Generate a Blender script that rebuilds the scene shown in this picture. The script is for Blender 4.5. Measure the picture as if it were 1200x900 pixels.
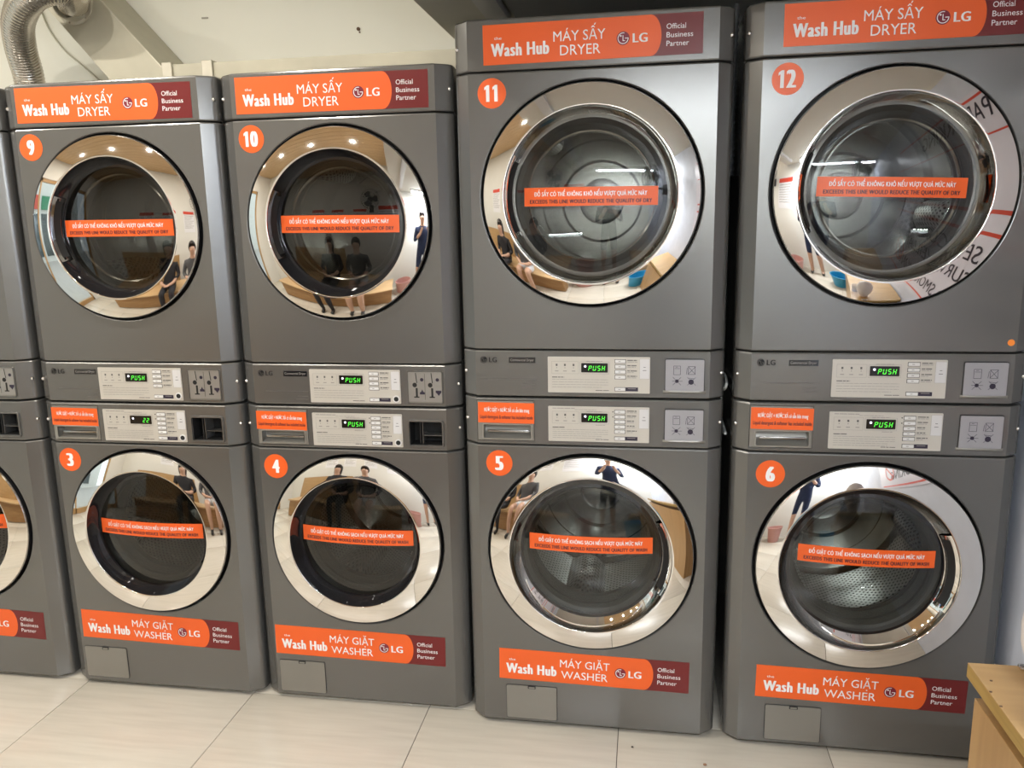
import bpy, bmesh, math, random
from math import sin, cos, pi, radians, sqrt, atan2
from mathutils import Vector, Matrix

for o in list(bpy.data.objects):
    bpy.data.objects.remove(o)
SC = bpy.context.scene
COL = SC.collection

# ------------------------------------------------------------------ camera
FPX = 951.6
cam_d = bpy.data.cameras.new('camera')
cam_d.sensor_width = 36.0
cam_d.lens = FPX / 1200.0 * 36.0
cam_d.clip_start = 0.05
cam = bpy.data.objects.new('camera', cam_d)
COL.objects.link(cam)
YAW, PITCH, ROLL = -0.166, -0.193, -0.019
_fw = Vector((sin(YAW) * cos(PITCH), cos(YAW) * cos(PITCH), sin(PITCH)))
_r = Vector((cos(YAW), -sin(YAW), 0.0))
_u = _r.cross(_fw)
_right = _r * cos(ROLL) + _u * sin(ROLL)
_up = -_r * sin(ROLL) + _u * cos(ROLL)
_m = Matrix((_right, _up, -_fw)).transposed().to_4x4()
_m.translation = Vector((0.877, -2.266, 1.496))
cam.matrix_world = _m
SC.camera = cam

# ------------------------------------------------------------------ world, exposure
world = bpy.data.worlds.new('World')
SC.world = world
world.use_nodes = True
wn = world.node_tree.nodes
wl = world.node_tree.links
bg = wn['Background']
bg.inputs[0].default_value = (0.86, 0.93, 1.0, 1)
bg.inputs[1].default_value = 2.2

SC.view_settings.view_transform = 'Standard'
SC.view_settings.look = 'None'
SC.view_settings.gamma = 1.0
SC.view_settings.use_curve_mapping = False
SC.view_settings.exposure = -0.12

def area(name, loc, size, power, color, rot=(0, 0, 0)):
    l = bpy.data.lights.new(name, 'AREA')
    l.shape = 'RECTANGLE'
    l.size, l.size_y = size
    l.energy = power
    l.color = color
    o = bpy.data.objects.new(name, l)
    COL.objects.link(o)
    o.location = loc
    o.rotation_euler = rot
    return o
# light of the ceiling fittings (the fittings themselves are built further down)
DOWN = [(-2.65, -0.50), (-1.90, -0.50), (-1.15, -0.50), (-0.40, -0.50), (-2.65, -1.75), (-1.90, -1.75), (-1.15, -1.75), (-0.40, -1.75)]
for _x, _y in DOWN:
    _l = area('downlight_light', (_x, _y, 2.744), (0.05, 0.05), 11.5, (1.0, 0.95, 0.86))
    _l.data.shape = 'DISK'
area('tube_light', (1.25, -2.58, 2.128), (1.15, 0.03), 68, (0.90, 0.95, 1.0))

# ------------------------------------------------------------------ materials
MATS = {}
def mat(name, col, rough=0.5, metal=0.0, emit=None, estr=0.0, coat=0.0, spec=None, noise=None, bump=None):
    if name in MATS:
        return MATS[name]
    m = bpy.data.materials.new(name)
    m.use_nodes = True
    nt = m.node_tree
    b = nt.nodes['Principled BSDF']
    b.inputs['Base Color'].default_value = (*col, 1)
    b.inputs['Roughness'].default_value = rough
    b.inputs['Metallic'].default_value = metal
    if coat:
        b.inputs['Coat Weight'].default_value = coat
        b.inputs['Coat Roughness'].default_value = 0.08
    if spec is not None:
        b.inputs['Specular IOR Level'].default_value = spec
    if emit:
        b.inputs['Emission Color'].default_value = (*emit, 1)
        b.inputs['Emission Strength'].default_value = estr
    if noise:
        sc, amt, stretch = noise
        tc = nt.nodes.new('ShaderNodeTexCoord')
        mp = nt.nodes.new('ShaderNodeMapping')
        mp.inputs['Scale'].default_value = stretch
        nz = nt.nodes.new('ShaderNodeTexNoise')
        nz.inputs['Scale'].default_value = sc
        nz.inputs['Detail'].default_value = 6
        nt.links.new(tc.outputs['Object'], mp.inputs[0])
        nt.links.new(mp.outputs[0], nz.inputs[0])
        mx = nt.nodes.new('ShaderNodeMix')
        mx.data_type = 'RGBA'
        mx.inputs[6].default_value = (*[c * (1 - amt) for c in col], 1)
        mx.inputs[7].default_value = (*[min(1, c * (1 + amt)) for c in col], 1)
        nt.links.new(nz.outputs[0], mx.inputs[0])
        nt.links.new(mx.outputs[2], b.inputs['Base Color'])
        if bump:
            bp = nt.nodes.new('ShaderNodeBump')
            bp.inputs['Strength'].default_value = bump
            bp.inputs['Distance'].default_value = 0.002
            nt.links.new(nz.outputs[0], bp.inputs['Height'])
            nt.links.new(bp.outputs[0], b.inputs['Normal'])
    MATS[name] = m
    return m

def dots_mat(name, col, scale, rad):
    m = mat(name, col, 0.28, 1.0)
    nt = m.node_tree
    b = nt.nodes['Principled BSDF']
    uv = nt.nodes.new('ShaderNodeUVMap')
    vo = nt.nodes.new('ShaderNodeTexVoronoi')
    vo.voronoi_dimensions = '2D'
    vo.inputs['Scale'].default_value = scale
    vo.inputs['Randomness'].default_value = 0.12
    mp = nt.nodes.new('ShaderNodeMapping')
    mp.inputs['Rotation'].default_value = (0, 0, radians(45))
    nt.links.new(uv.outputs[0], mp.inputs[0])
    nt.links.new(mp.outputs[0], vo.inputs['Vector'])
    rp = nt.nodes.new('ShaderNodeMapRange')
    rp.inputs[1].default_value = rad
    rp.inputs[2].default_value = rad + 0.06
    nt.links.new(vo.outputs['Distance'], rp.inputs[0])
    mx = nt.nodes.new('ShaderNodeMix')
    mx.data_type = 'RGBA'
    mx.inputs[6].default_value = (0.01, 0.01, 0.01, 1)
    mx.inputs[7].default_value = (*col, 1)
    nt.links.new(rp.outputs[0], mx.inputs[0])
    nt.links.new(mx.outputs[2], b.inputs['Base Color'])
    bp = nt.nodes.new('ShaderNodeBump')
    bp.inputs['Strength'].default_value = 0.6
    bp.inputs['Distance'].default_value = 0.003
    nt.links.new(rp.outputs[0], bp.inputs['Height'])
    nt.links.new(bp.outputs[0], b.inputs['Normal'])
    return m

def glass_mat(name, tint, ior, rough=0.0):
    m = bpy.data.materials.new(name)
    m.use_nodes = True
    nt = m.node_tree
    nt.nodes.clear()
    out = nt.nodes.new('ShaderNodeOutputMaterial')
    mx = nt.nodes.new('ShaderNodeMixShader')
    fr = nt.nodes.new('ShaderNodeFresnel')
    ge = nt.nodes.new('ShaderNodeNewGeometry')
    mr = nt.nodes.new('ShaderNodeMapRange')      # same reflectance from either side of a thin pane
    mr.inputs[3].default_value = ior
    mr.inputs[4].default_value = 1.0 / ior
    nt.links.new(ge.outputs['Backfacing'], mr.inputs[0])
    nt.links.new(mr.outputs[0], fr.inputs[0])
    tr = nt.nodes.new('ShaderNodeBsdfTransparent')
    tr.inputs[0].default_value = (*tint, 1)
    gl = nt.nodes.new('ShaderNodeBsdfGlossy')
    gl.inputs['Roughness'].default_value = rough
    nt.links.new(fr.outputs[0], mx.inputs[0])
    nt.links.new(tr.outputs[0], mx.inputs[1])
    nt.links.new(gl.outputs[0], mx.inputs[2])
    nt.links.new(mx.outputs[0], out.inputs[0])
    MATS[name] = m
    return m

GREY = mat('grey_metallic_enamel', (0.182, 0.180, 0.173), 0.24, 0.60)
GREY2 = mat('grey_metallic_enamel_light', (0.26, 0.25, 0.225), 0.38, 0.4)
CHROME = mat('chrome', (0.88, 0.86, 0.83), 0.03, 1.0)
BLACKG = mat('black_gloss', (0.012, 0.012, 0.014), 0.06, 0.0, coat=0.6)
BLACK = mat('black_matt', (0.008, 0.008, 0.008), 0.7)
DARKGAP = mat('dark_plastic', (0.012, 0.012, 0.013), 0.45)
RUBBER = mat('grey_rubber', (0.05, 0.052, 0.05), 0.45)
BLACKM = mat('black_print', (0.006, 0.006, 0.007), 0.6, spec=0.2)
BEZEL = mat('grey_glass_bezel', (0.16, 0.16, 0.15), 0.18, 0.6)
STEEL = mat('stainless_steel', (0.42, 0.415, 0.40), 0.20, 1.0)
DRUMM = dots_mat('perforated_steel', (0.55, 0.545, 0.53), 75.0, 0.20)
LIFTM = dots_mat('perforated_lifter', (0.66, 0.66, 0.64), 62.0, 0.26)
GLASS = glass_mat('door_glass', (0.70, 0.71, 0.69), 1.72)
GLASS_D = glass_mat('door_glass_smoked', (0.36, 0.355, 0.33), 1.72)
CLEAR = glass_mat('clear_glass', (0.93, 0.96, 0.95), 1.45)
SCREW = mat('screw_chrome', (0.8, 0.8, 0.8), 0.15, 1.0)
ORANGE = mat('orange_vinyl', (0.84, 0.122, 0.018), 0.36)
MAROON = mat('maroon_vinyl', (0.155, 0.012, 0.013), 0.30)
WHITE_P = mat('white_print', (0.86, 0.85, 0.86), 0.4)
NAVY_P = mat('navy_print', (0.02, 0.015, 0.035), 0.4)
EMB = mat('emblem_maroon', (0.20, 0.01, 0.03), 0.35)
PLATE = mat('control_plate', (0.56, 0.53, 0.475), 0.32, 0.15)
PLATE_L = mat('control_plate_light', (0.63, 0.62, 0.62), 0.35)
BUTTON = mat('button_white', (0.70, 0.69, 0.68), 0.4)
INK = mat('grey_ink', (0.10, 0.095, 0.09), 0.5)
INK2 = mat('pale_ink', (0.30, 0.28, 0.26), 0.5)
SCREEN = mat('screen_black', (0.006, 0.006, 0.006), 0.15)
SEG = mat('green_segments', (0.02, 0.2, 0.01), 0.5, emit=(0.10, 0.95, 0.06), estr=1.3)
LEDW = mat('white_led', (0.8, 0.8, 0.9), 0.5, emit=(0.85, 0.85, 1.0), estr=1.6)
COVER = mat('cover_plate_grey', (0.36, 0.355, 0.375), 0.33, 0.2)
COINP = mat('coin_plate', (0.36, 0.35, 0.33), 0.35, 0.6)
DOT = mat('bright_orange_dot', (0.95, 0.27, 0.03), 0.4)
WALLM = mat('cream_wall_paint', (0.86, 0.855, 0.765), 0.7, noise=(3.0, 0.03, (1, 1, 1)))
WALLW = mat('white_wall_paint', (0.74, 0.73, 0.68), 0.7, noise=(3.0, 0.03, (1, 1, 1)))
WALLB = mat('blue_grey_wall_paint', (0.62, 0.66, 0.76), 0.55, noise=(9.0, 0.10, (1, 1, 1)), bump=0.3)
SOFF = mat('soffit_paint', (0.52, 0.50, 0.44), 0.7, noise=(3.0, 0.04, (1, 1, 1)))
SOFFD = mat('soffit_dark_grey', (0.22, 0.22, 0.215), 0.6)
GALV = mat('galvanised_steel', (0.50, 0.475, 0.38), 0.50, 0.45, noise=(9.0, 0.16, (1, 1, 1)))
GALV2 = mat('galvanised_flange', (0.58, 0.55, 0.46), 0.42, 0.5, noise=(22.0, 0.10, (1, 1, 1)))
FOIL = mat('foil_hose', (0.70, 0.65, 0.58), 0.22, 0.9, noise=(60.0, 0.14, (1, 1, 1)))

def wood_mat(name, c1, c2, scale, rough=0.38):
    m = mat(name, c1, rough)
    nt = m.node_tree
    b = nt.nodes['Principled BSDF']
    tc = nt.nodes.new('ShaderNodeTexCoord')
    mp = nt.nodes.new('ShaderNodeMapping')
    mp.inputs['Scale'].default_value = scale
    nz = nt.nodes.new('ShaderNodeTexNoise')
    nz.inputs['Scale'].default_value = 3.0
    nz.inputs['Detail'].default_value = 8
    nz.inputs['Distortion'].default_value = 0.6
    rp = nt.nodes.new('ShaderNodeValToRGB')
    rp.color_ramp.elements[0].position = 0.35
    rp.color_ramp.elements[0].color = (*c2, 1)
    rp.color_ramp.elements[1].position = 0.65
    rp.color_ramp.elements[1].color = (*c1, 1)
    nt.links.new(tc.outputs['Object'], mp.inputs[0])
    nt.links.new(mp.outputs[0], nz.inputs[0])
    nt.links.new(nz.outputs[0], rp.inputs[0])
    nt.links.new(rp.outputs[0], b.inputs['Base Color'])
    return m
WOODT = wood_mat('pale_oak_laminate', (0.47, 0.30, 0.135), (0.40, 0.25, 0.11), (1.2, 9, 9))
WOODV = wood_mat('pale_oak_laminate_vertical', (0.47, 0.29, 0.125), (0.40, 0.24, 0.10), (9, 9, 0.8))
WOODE = wood_mat('plywood_edge', (0.42, 0.28, 0.085), (0.34, 0.22, 0.06), (2, 2, 30))
WOODB = wood_mat('bench_wood', (0.42, 0.24, 0.10), (0.33, 0.18, 0.07), (1.2, 9, 9))
WOODC = wood_mat('ceiling_slat_wood', (0.62, 0.42, 0.22), (0.52, 0.34, 0.17), (1.0, 9, 9))

def tile_material():
    m = mat('cream_travertine_tile', (0.7, 0.64, 0.52), 0.27)
    nt = m.node_tree
    b = nt.nodes['Principled BSDF']
    tc = nt.nodes.new('ShaderNodeTexCoord')
    geo = nt.nodes.new('ShaderNodeNewGeometry')
    mp = nt.nodes.new('ShaderNodeMapping')
    mp.inputs['Scale'].default_value = (1.3, 13, 1)
    nt.links.new(geo.outputs['Position'], mp.inputs[0])
    nz = nt.nodes.new('ShaderNodeTexNoise')
    nz.inputs['Scale'].default_value = 3.2
    nz.inputs['Detail'].default_value = 8
    nz.inputs['Distortion'].default_value = 0.12
    nt.links.new(mp.outputs[0], nz.inputs[0])
    rp = nt.nodes.new('ShaderNodeValToRGB')
    rp.color_ramp.elements[0].position = 0.30
    rp.color_ramp.elements[0].color = (0.56, 0.515, 0.435, 1)
    rp.color_ramp.elements[1].position = 0.62
    rp.color_ramp.elements[1].color = (0.615, 0.57, 0.485, 1)
    nt.links.new(nz.outputs[0], rp.inputs[0])
    nt.links.new(rp.outputs[0], b.inputs['Base Color'])
    return m
TILE = tile_material()
GROUT = mat('dark_grout', (0.16, 0.14, 0.12), 0.8)

# ------------------------------------------------------------------ mesh builder
class MB:
    def __init__(s):
        s.v, s.f, s.mi, s.mats, s.uv = [], [], [], [], {}
    def m(s, material):
        if material not in s.mats:
            s.mats.append(material)
        return s.mats.index(material)
    def add(s, verts, faces, material, uvs=None):
        k = len(s.v)
        s.v += [tuple(v) for v in verts]
        i = s.m(material)
        for f in faces:
            s.f.append(tuple(k + q for q in f))
            s.mi.append(i)
        if uvs:
            for j, u in enumerate(uvs):
                s.uv[k + j] = u
    def box(s, x0, x1, y0, y1, z0, z1, material):
        v = [(x, y, z) for z in (z0, z1) for y in (y0, y1) for x in (x0, x1)]
        s.add(v, [(0, 2, 3, 1), (4, 5, 7, 6), (0, 1, 5, 4), (2, 6, 7, 3), (0, 4, 6, 2), (1, 3, 7, 5)], material)
    def bbox(s, x0, x1, y0, y1, z0, z1, e, material):
        """box with bevelled edges"""
        bm = bmesh.new()
        bmesh.ops.create_cube(bm, size=1)
        for v in bm.verts:
            v.co = Vector(((x0 + x1) / 2 + v.co.x * (x1 - x0), (y0 + y1) / 2 + v.co.y * (y1 - y0), (z0 + z1) / 2 + v.co.z * (z1 - z0)))
        bmesh.ops.bevel(bm, geom=list(bm.edges), offset=e, segments=2, affect='EDGES', profile=0.5)
        bm.verts.index_update()
        s.add([v.co for v in bm.verts], [[v.index for v in f.verts] for f in bm.faces], material)
        bm.free()
    def prism(s, pts, y0, y1, material, yf=None):
        """pts: outline in (x,z), counter-clockwise seen from -y; y0 front, y1 back"""
        n = len(pts)
        f = yf or (lambda x, z: 0)
        v = [(x, y0 + f(x, z), z) for x, z in pts] + [(x, y1 + f(x, z), z) for x, z in pts]
        s.add(v, [tuple(range(n)), tuple(range(2 * n - 1, n - 1, -1))] + [(i, i + n, (i + 1) % n + n, (i + 1) % n) for i in range(n)], material)
    def lathe(s, prof, material, cx=0, cz=0, n=96, a0=0, a1=2 * pi, uvs=False):
        """prof: (r, y) list, axis along y"""
        full = abs(a1 - a0 - 2 * pi) < 1e-6
        m_ = n if full else n + 1
        v, u = [], []
        L = 0
        for k, (r, y) in enumerate(prof):
            if k:
                L += sqrt((r - prof[k - 1][0]) ** 2 + (y - prof[k - 1][1]) ** 2)
            for i in range(m_):
                a = a0 + (a1 - a0) * i / n
                v.append((cx + r * cos(a), y, cz + r * sin(a)))
                u.append((a * 0.24, L))
        fs = []
        for k in range(len(prof) - 1):
            for i in range(n):
                j = (i + 1) % m_
                fs.append((k * m_ + i, (k + 1) * m_ + i, (k + 1) * m_ + j, k * m_ + j))
        s.add(v, fs, material, u if uvs else None)
    def disc(s, cx, cz, r, y0, y1, material, n=32, yf=None):
        s.prism([(cx + r * cos(2 * pi * i / n), cz + r * sin(2 * pi * i / n)) for i in range(n)], y0, y1, material, yf)
    def text(s, txt, x0, x1, z0, z1, y, material, bold=0.0, yf=None, rot=None):
        """text between x0..x1, capital letters from z0 to z1, facing -y"""
        V, F, w, cap = text_geo(txt, bold)
        sx = (x1 - x0) / w
        sz = (z1 - z0) / cap
        s.add([(x0 + a * sx, y - 0.00012 * q, z0 + b * sz) for a, b, q in V], F, material)
    def tube(s, pts, r, material, n=12, rf=None):
        rings = []
        P = [Vector(p) for p in pts]
        up = Vector((0.12, 0.3, 1)).normalized()
        for i, p in enumerate(P):
            t = (P[min(i + 1, len(P) - 1)] - P[max(i - 1, 0)]).normalized()
            a = t.cross(up)
            if a.length < 1e-3:
                a = t.cross(Vector((1, 0, 0)))
            a.normalize()
            b = t.cross(a)
            up = b if b.dot(up) > 0 else -b
            rr = rf(i) if rf else r
            rings.append([p + (a * cos(2 * pi * k / n) + b * sin(2 * pi * k / n)) * rr for k in range(n)])
        v = [q for ring in rings for q in ring]
        fs = [(i * n + k, i * n + (k + 1) % n, (i + 1) * n + (k + 1) % n, (i + 1) * n + k) for i in range(len(P) - 1) for k in range(n)]
        fs += [tuple(range(n - 1, -1, -1)), tuple((len(P) - 1) * n + k for k in range(n))]
        s.add(v, fs, material)
    def mesh(s, name, smooth=35):
        me = bpy.data.meshes.new(name)
        me.from_pydata(s.v, [], s.f)
        for m_ in s.mats:
            me.materials.append(m_)
        me.polygons.foreach_set('material_index', s.mi)
        if s.uv:
            ul = me.uv_layers.new(name='UVMap')
            for lp in me.loops:
                ul.data[lp.index].uv = s.uv.get(lp.vertex_index, (0, 0))
        me.update()
        if smooth:
            me.polygons.foreach_set('use_smooth', [True] * len(me.polygons))
            me.set_sharp_from_angle(angle=radians(smooth))
        return me

_TG = {}
def text_geo(txt, bold):
    """flat outline of a line of lettering; bold widens every stroke (in em)"""
    k = (txt, bold)
    if k in _TG:
        return _TG[k]
    def raw(t):
        c = bpy.data.curves.new('t', 'FONT')
        c.body = t
        c.size = 1.0
        c.resolution_u = 3
        c.space_character = 1.0 + bold * 1.2
        o = bpy.data.objects.new('t', c)
        COL.objects.link(o)
        dg = bpy.context.evaluated_depsgraph_get()
        me = bpy.data.meshes.new_from_object(o.evaluated_get(dg))
        V = [(v.co.x, v.co.y) for v in me.vertices]
        F = [tuple(p.vertices) for p in me.polygons]
        bpy.data.objects.remove(o)
        bpy.data.curves.remove(c)
        bpy.data.meshes.remove(me)
        return V, F
    cap = max(v[1] for v in raw('H')[0])
    V, F = raw(txt.replace('Đ', 'D').replace('Ợ', 'O'))
    i = txt.find('Ợ')
    if i > 0:                         # the dot under the letter
        pre = txt[:i].replace('Đ', 'D')
        e1 = max(v[0] for v in raw(pre + 'O')[0])
        c0 = (max(v[0] for v in raw(pre)[0]) + e1) / 2 + 0.02
        V += [(e1 - 0.10, cap * 0.86), (e1 - 0.01, cap * 0.86), (e1 + 0.03, cap * 1.12), (e1 - 0.06, cap * 1.12)]
        F.append((len(V) - 4, len(V) - 3, len(V) - 2, len(V) - 1))
        n = len(V)
        V += [(c0 - 0.055, -0.22), (c0 + 0.055, -0.22), (c0 + 0.055, -0.11), (c0 - 0.055, -0.11)]
        F.append((n, n + 1, n + 2, n + 3))
    x0 = min(v[0] for v in V)
    V = [(a - x0, b) for a, b in V]
    if txt.startswith('Đ'):
        n = len(V)
        V += [(-0.07, cap * 0.44), (0.24, cap * 0.44), (0.24, cap * 0.57), (-0.07, cap * 0.57)]
        F.append((n, n + 1, n + 2, n + 3))
    G = []
    for f in F:                       # make every face look towards -y (counter-clockwise in x,z)
        a = sum(V[f[i]][0] * V[f[(i + 1) % len(f)]][1] - V[f[(i + 1) % len(f)]][0] * V[f[i]][1] for i in range(len(f)))
        G.append(f if a > 0 else tuple(reversed(f)))
    if bold:
        d = bold * 0.5
        n = len(V)
        VV = []
        for q in (-d, 0, d):
            VV += [(a + q + d, b, 1 + q / d) for a, b in V]
        G = [tuple(i + n * r for i in f) for r in range(3) for f in G]
        V = VV
    else:
        V = [(a, b, 0) for a, b in V]
    _TG[k] = (V, G, max(v[0] for v in V), cap)
    return _TG[k]

MESHES = {}
def cached(key, fn, smooth=35):
    if key not in MESHES:
        b = MB()
        fn(b)
        MESHES[key] = b.mesh(key if isinstance(key, str) else str(key[0]), smooth)
    return MESHES[key]
def obj(name, me, parent=None, loc=None, rot=None, label=None):
    o = bpy.data.objects.new(name, me)
    COL.objects.link(o)
    if parent:
        o.parent = parent
    if loc:
        o.location = loc
    if rot:
        o.rotation_euler = rot
    if label:
        o['label'] = label
    return o
def build(name, fn, parent=None, loc=None, rot=None, smooth=35, label=None):
    b = MB()
    fn(b)
    return obj(name, b.mesh(name, smooth), parent, loc, rot, label)
def thing(name, label, cat, loc=(0, 0, 0), group=None, rot=None):
    o = bpy.data.objects.new(name, None)
    o.empty_display_size = 0.1
    COL.objects.link(o)
    o.location = loc
    if rot:
        o.rotation_euler = rot
    tag(o, label, cat, group)
    return o
def tag(o, label, cat, group=None):
    o['label'] = label
    o['category'] = cat
    if group:
        o['group'] = group
    return o
def struct(o):
    o['kind'] = 'structure'
    return o
def rrect(x0, x1, z0, z1, r, n=4):
    P = []
    for cx, cz, a in ((x1 - r, z0 + r, -pi / 2), (x1 - r, z1 - r, 0), (x0 + r, z1 - r, pi / 2), (x0 + r, z0 + r, pi)):
        P += [(cx + r * cos(a + pi / 2 * i / n), cz + r * sin(a + pi / 2 * i / n)) for i in range(n + 1)]
    return P

# ------------------------------------------------------------------ the room
FZ = -0.012                     # floor level; cabinets stand on 12 mm feet
XL, XR, YB, YF = -3.35, 1.872, 0.96, -3.0
SOF_X, SOF_Z, CEIL = 0.138, 2.20, 2.78

def slab(name, x0, x1, y0, y1, z0, z1, m_):
    return struct(build(name, lambda b: b.box(x0, x1, y0, y1, z0, z1, m_), smooth=None))
floor = slab('floor', XL, XR, YF, YB, FZ - 0.10, FZ - 0.003, GROUT)
PX = 0.6015
def tile_geo(b):
    b.bbox(-PX / 2 + 0.0012, PX / 2 - 0.0012, -PX / 2 + 0.0012, PX / 2 - 0.0012, -0.012, 0, 0.0008, TILE)
tm = cached('floor_tile', tile_geo)
cuts = {}
def clipped_tile(w0, w1, h0, h1):
    key = ('floor_tile', round(w0, 3), round(w1, 3), round(h0, 3), round(h1, 3))
    return cached(key, lambda b: b.bbox(w0 + 0.0012, w1 - 0.0012, h0 + 0.0012, h1 - 0.0012, -0.012, 0, 0.0008, TILE))
for i in range(-5, 6):
    for j in range(-6, 3):
        x0 = -0.995 + PX * i
        y0 = 0.012 + PX * (j - 1)
        a0, a1 = max(x0, XL), min(x0 + PX, XR)
        c0, c1 = max(y0, YF), min(y0 + PX, YB)
        if a1 - a0 < 0.01 or c1 - c0 < 0.01:
            continue
        cx, cy = x0 + PX / 2, y0 + PX / 2
        obj('floor_tile', clipped_tile(a0 - cx, a1 - cx, c0 - cy, c1 - cy), floor, (cx, cy, FZ))

WB = None
slab('wall_back', XL - 0.1, XR + 0.1, YB, YB + 0.1, FZ - 0.1, CEIL + 0.1, WALLM)
slab('wall_right', XR, XR + 0.1, YF, YB, FZ - 0.1, CEIL + 0.1, WALLB)
slab('wall_front', XL - 0.1, XR + 0.1, YF - 0.1, YF, FZ - 0.1, CEIL + 0.1, WALLW)
slab('ceiling', XL - 0.1, XR + 0.1, YF - 0.1, YB + 0.1, CEIL, CEIL + 0.1, WALLW)
def wl_geo(b):
    b.box(XL - 0.1, XL, YF, -2.3, FZ - 0.1, CEIL, WALLW)
    b.box(XL - 0.1, XL, 0.2, YB, FZ - 0.1, CEIL, WALLW)
    b.box(XL - 0.1, XL, -2.3, 0.2, 2.35, CEIL, WALLW)
struct(build('wall_left', wl_geo, smooth=None))
def wf_geo(b):
    for y in (-2.3, -1.07, 0.15):
        b.box(XL - 0.08, XL - 0.02, y, y + 0.05, FZ, 2.35, WOODV)
    b.box(XL - 0.08, XL - 0.02, -2.3, 0.2, 2.29, 2.35, WOODV)
    b.box(XL - 0.08, XL - 0.02, -2.3, 0.2, FZ, FZ + 0.10, WOODV)
win = struct(build('window_1', wf_geo, smooth=None))
for y in (-2.25, -1.02):
    build('pane', lambda b: b.box(XL - 0.055, XL - 0.049, y, y + 1.17, FZ + 0.10, 2.29, CLEAR), win, smooth=None)
# lowered soffit over the right half, with a pale beam running front to back and a thin sheet added to darken the soffit beyond it
sof = struct(build('trim_1', lambda b: b.box(SOF_X, XR, YF, YB, SOF_Z, CEIL, SOFF), smooth=None))
sof['label'] = 'lowered grey soffit over the two right machine stacks'
build('darker_area', lambda b: b.box(0.425, XR - 0.01, 0.02, YB, SOF_Z - 0.012, SOF_Z - 0.001, SOFFD), sof, smooth=None, label='darker part of the soffit right of the beam')
bm_ = build('beam', lambda b: b.bbox(0.338, 0.411, -2.6, 0.64, SOF_Z - 0.03, SOF_Z - 0.001, 0.003, mat('pale_beam_paint', (0.50, 0.50, 0.50), 0.5)), sof, label='pale flat beam')
# timber slat ceiling over the left half
k = 0
y = YF + 0.02
slat = cached('ceiling_slat', lambda b: b.box(XL + 0.02, SOF_X - 0.01, 0, 0.140, CEIL - 0.02, CEIL - 0.002, WOODC), None)
ceil = bpy.data.objects['ceiling']
while y < -0.25:
    obj('ceiling_slat', slat, ceil, (0, y, 0))
    y += 0.146

# ------------------------------------------------------------------ machines
class T: pass
A = T(); A.a, A.b, A.c = 0.299, 0.343, 0.029
A.z = [0, 0.8387, 0.9724, 1.1017, 1.806, 1.9329]
A.washer = dict(zc=0.545, ro=0.270, ri=0.210, rg=0.192, rc=0.184, rd=0.168)
A.dryer = dict(zc=1.509, ro=0.270, ri=0.208, rg=0.188, rc=0.180, rd=0.168)
A.key = 'A'; A.back = 0.66
B = T(); B.a, B.b, B.c = 0.3242, 0.3651, 0.031
B.z = [0, 0.878, 1.0177, 1.1534, 1.8942, 2.0263]
B.washer = dict(zc=0.555, ro=0.294, ri=0.2345, rg=0.207, rc=0.198, rd=0.178)
B.dryer = dict(zc=1.569, ro=0.289, ri=0.231, rg=0.210, rc=0.203, rd=0.180)
B.key = 'B'; B.back = 0.70
FD = 0.07                       # depth of the front shells

def profile(t):
    s = t.c / (t.b - t.a)
    R_ = [(t.a, 0), (t.b - 0.013, t.c - 0.013 * s), (t.b - 0.0055, t.c - 0.0055 * s + 0.0006), (t.b - 0.0015, t.c + 0.004), (t.b, t.c + 0.012), (t.b, FD)]
    return [(-x, y) for x, y in reversed(R_)] + R_

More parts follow.
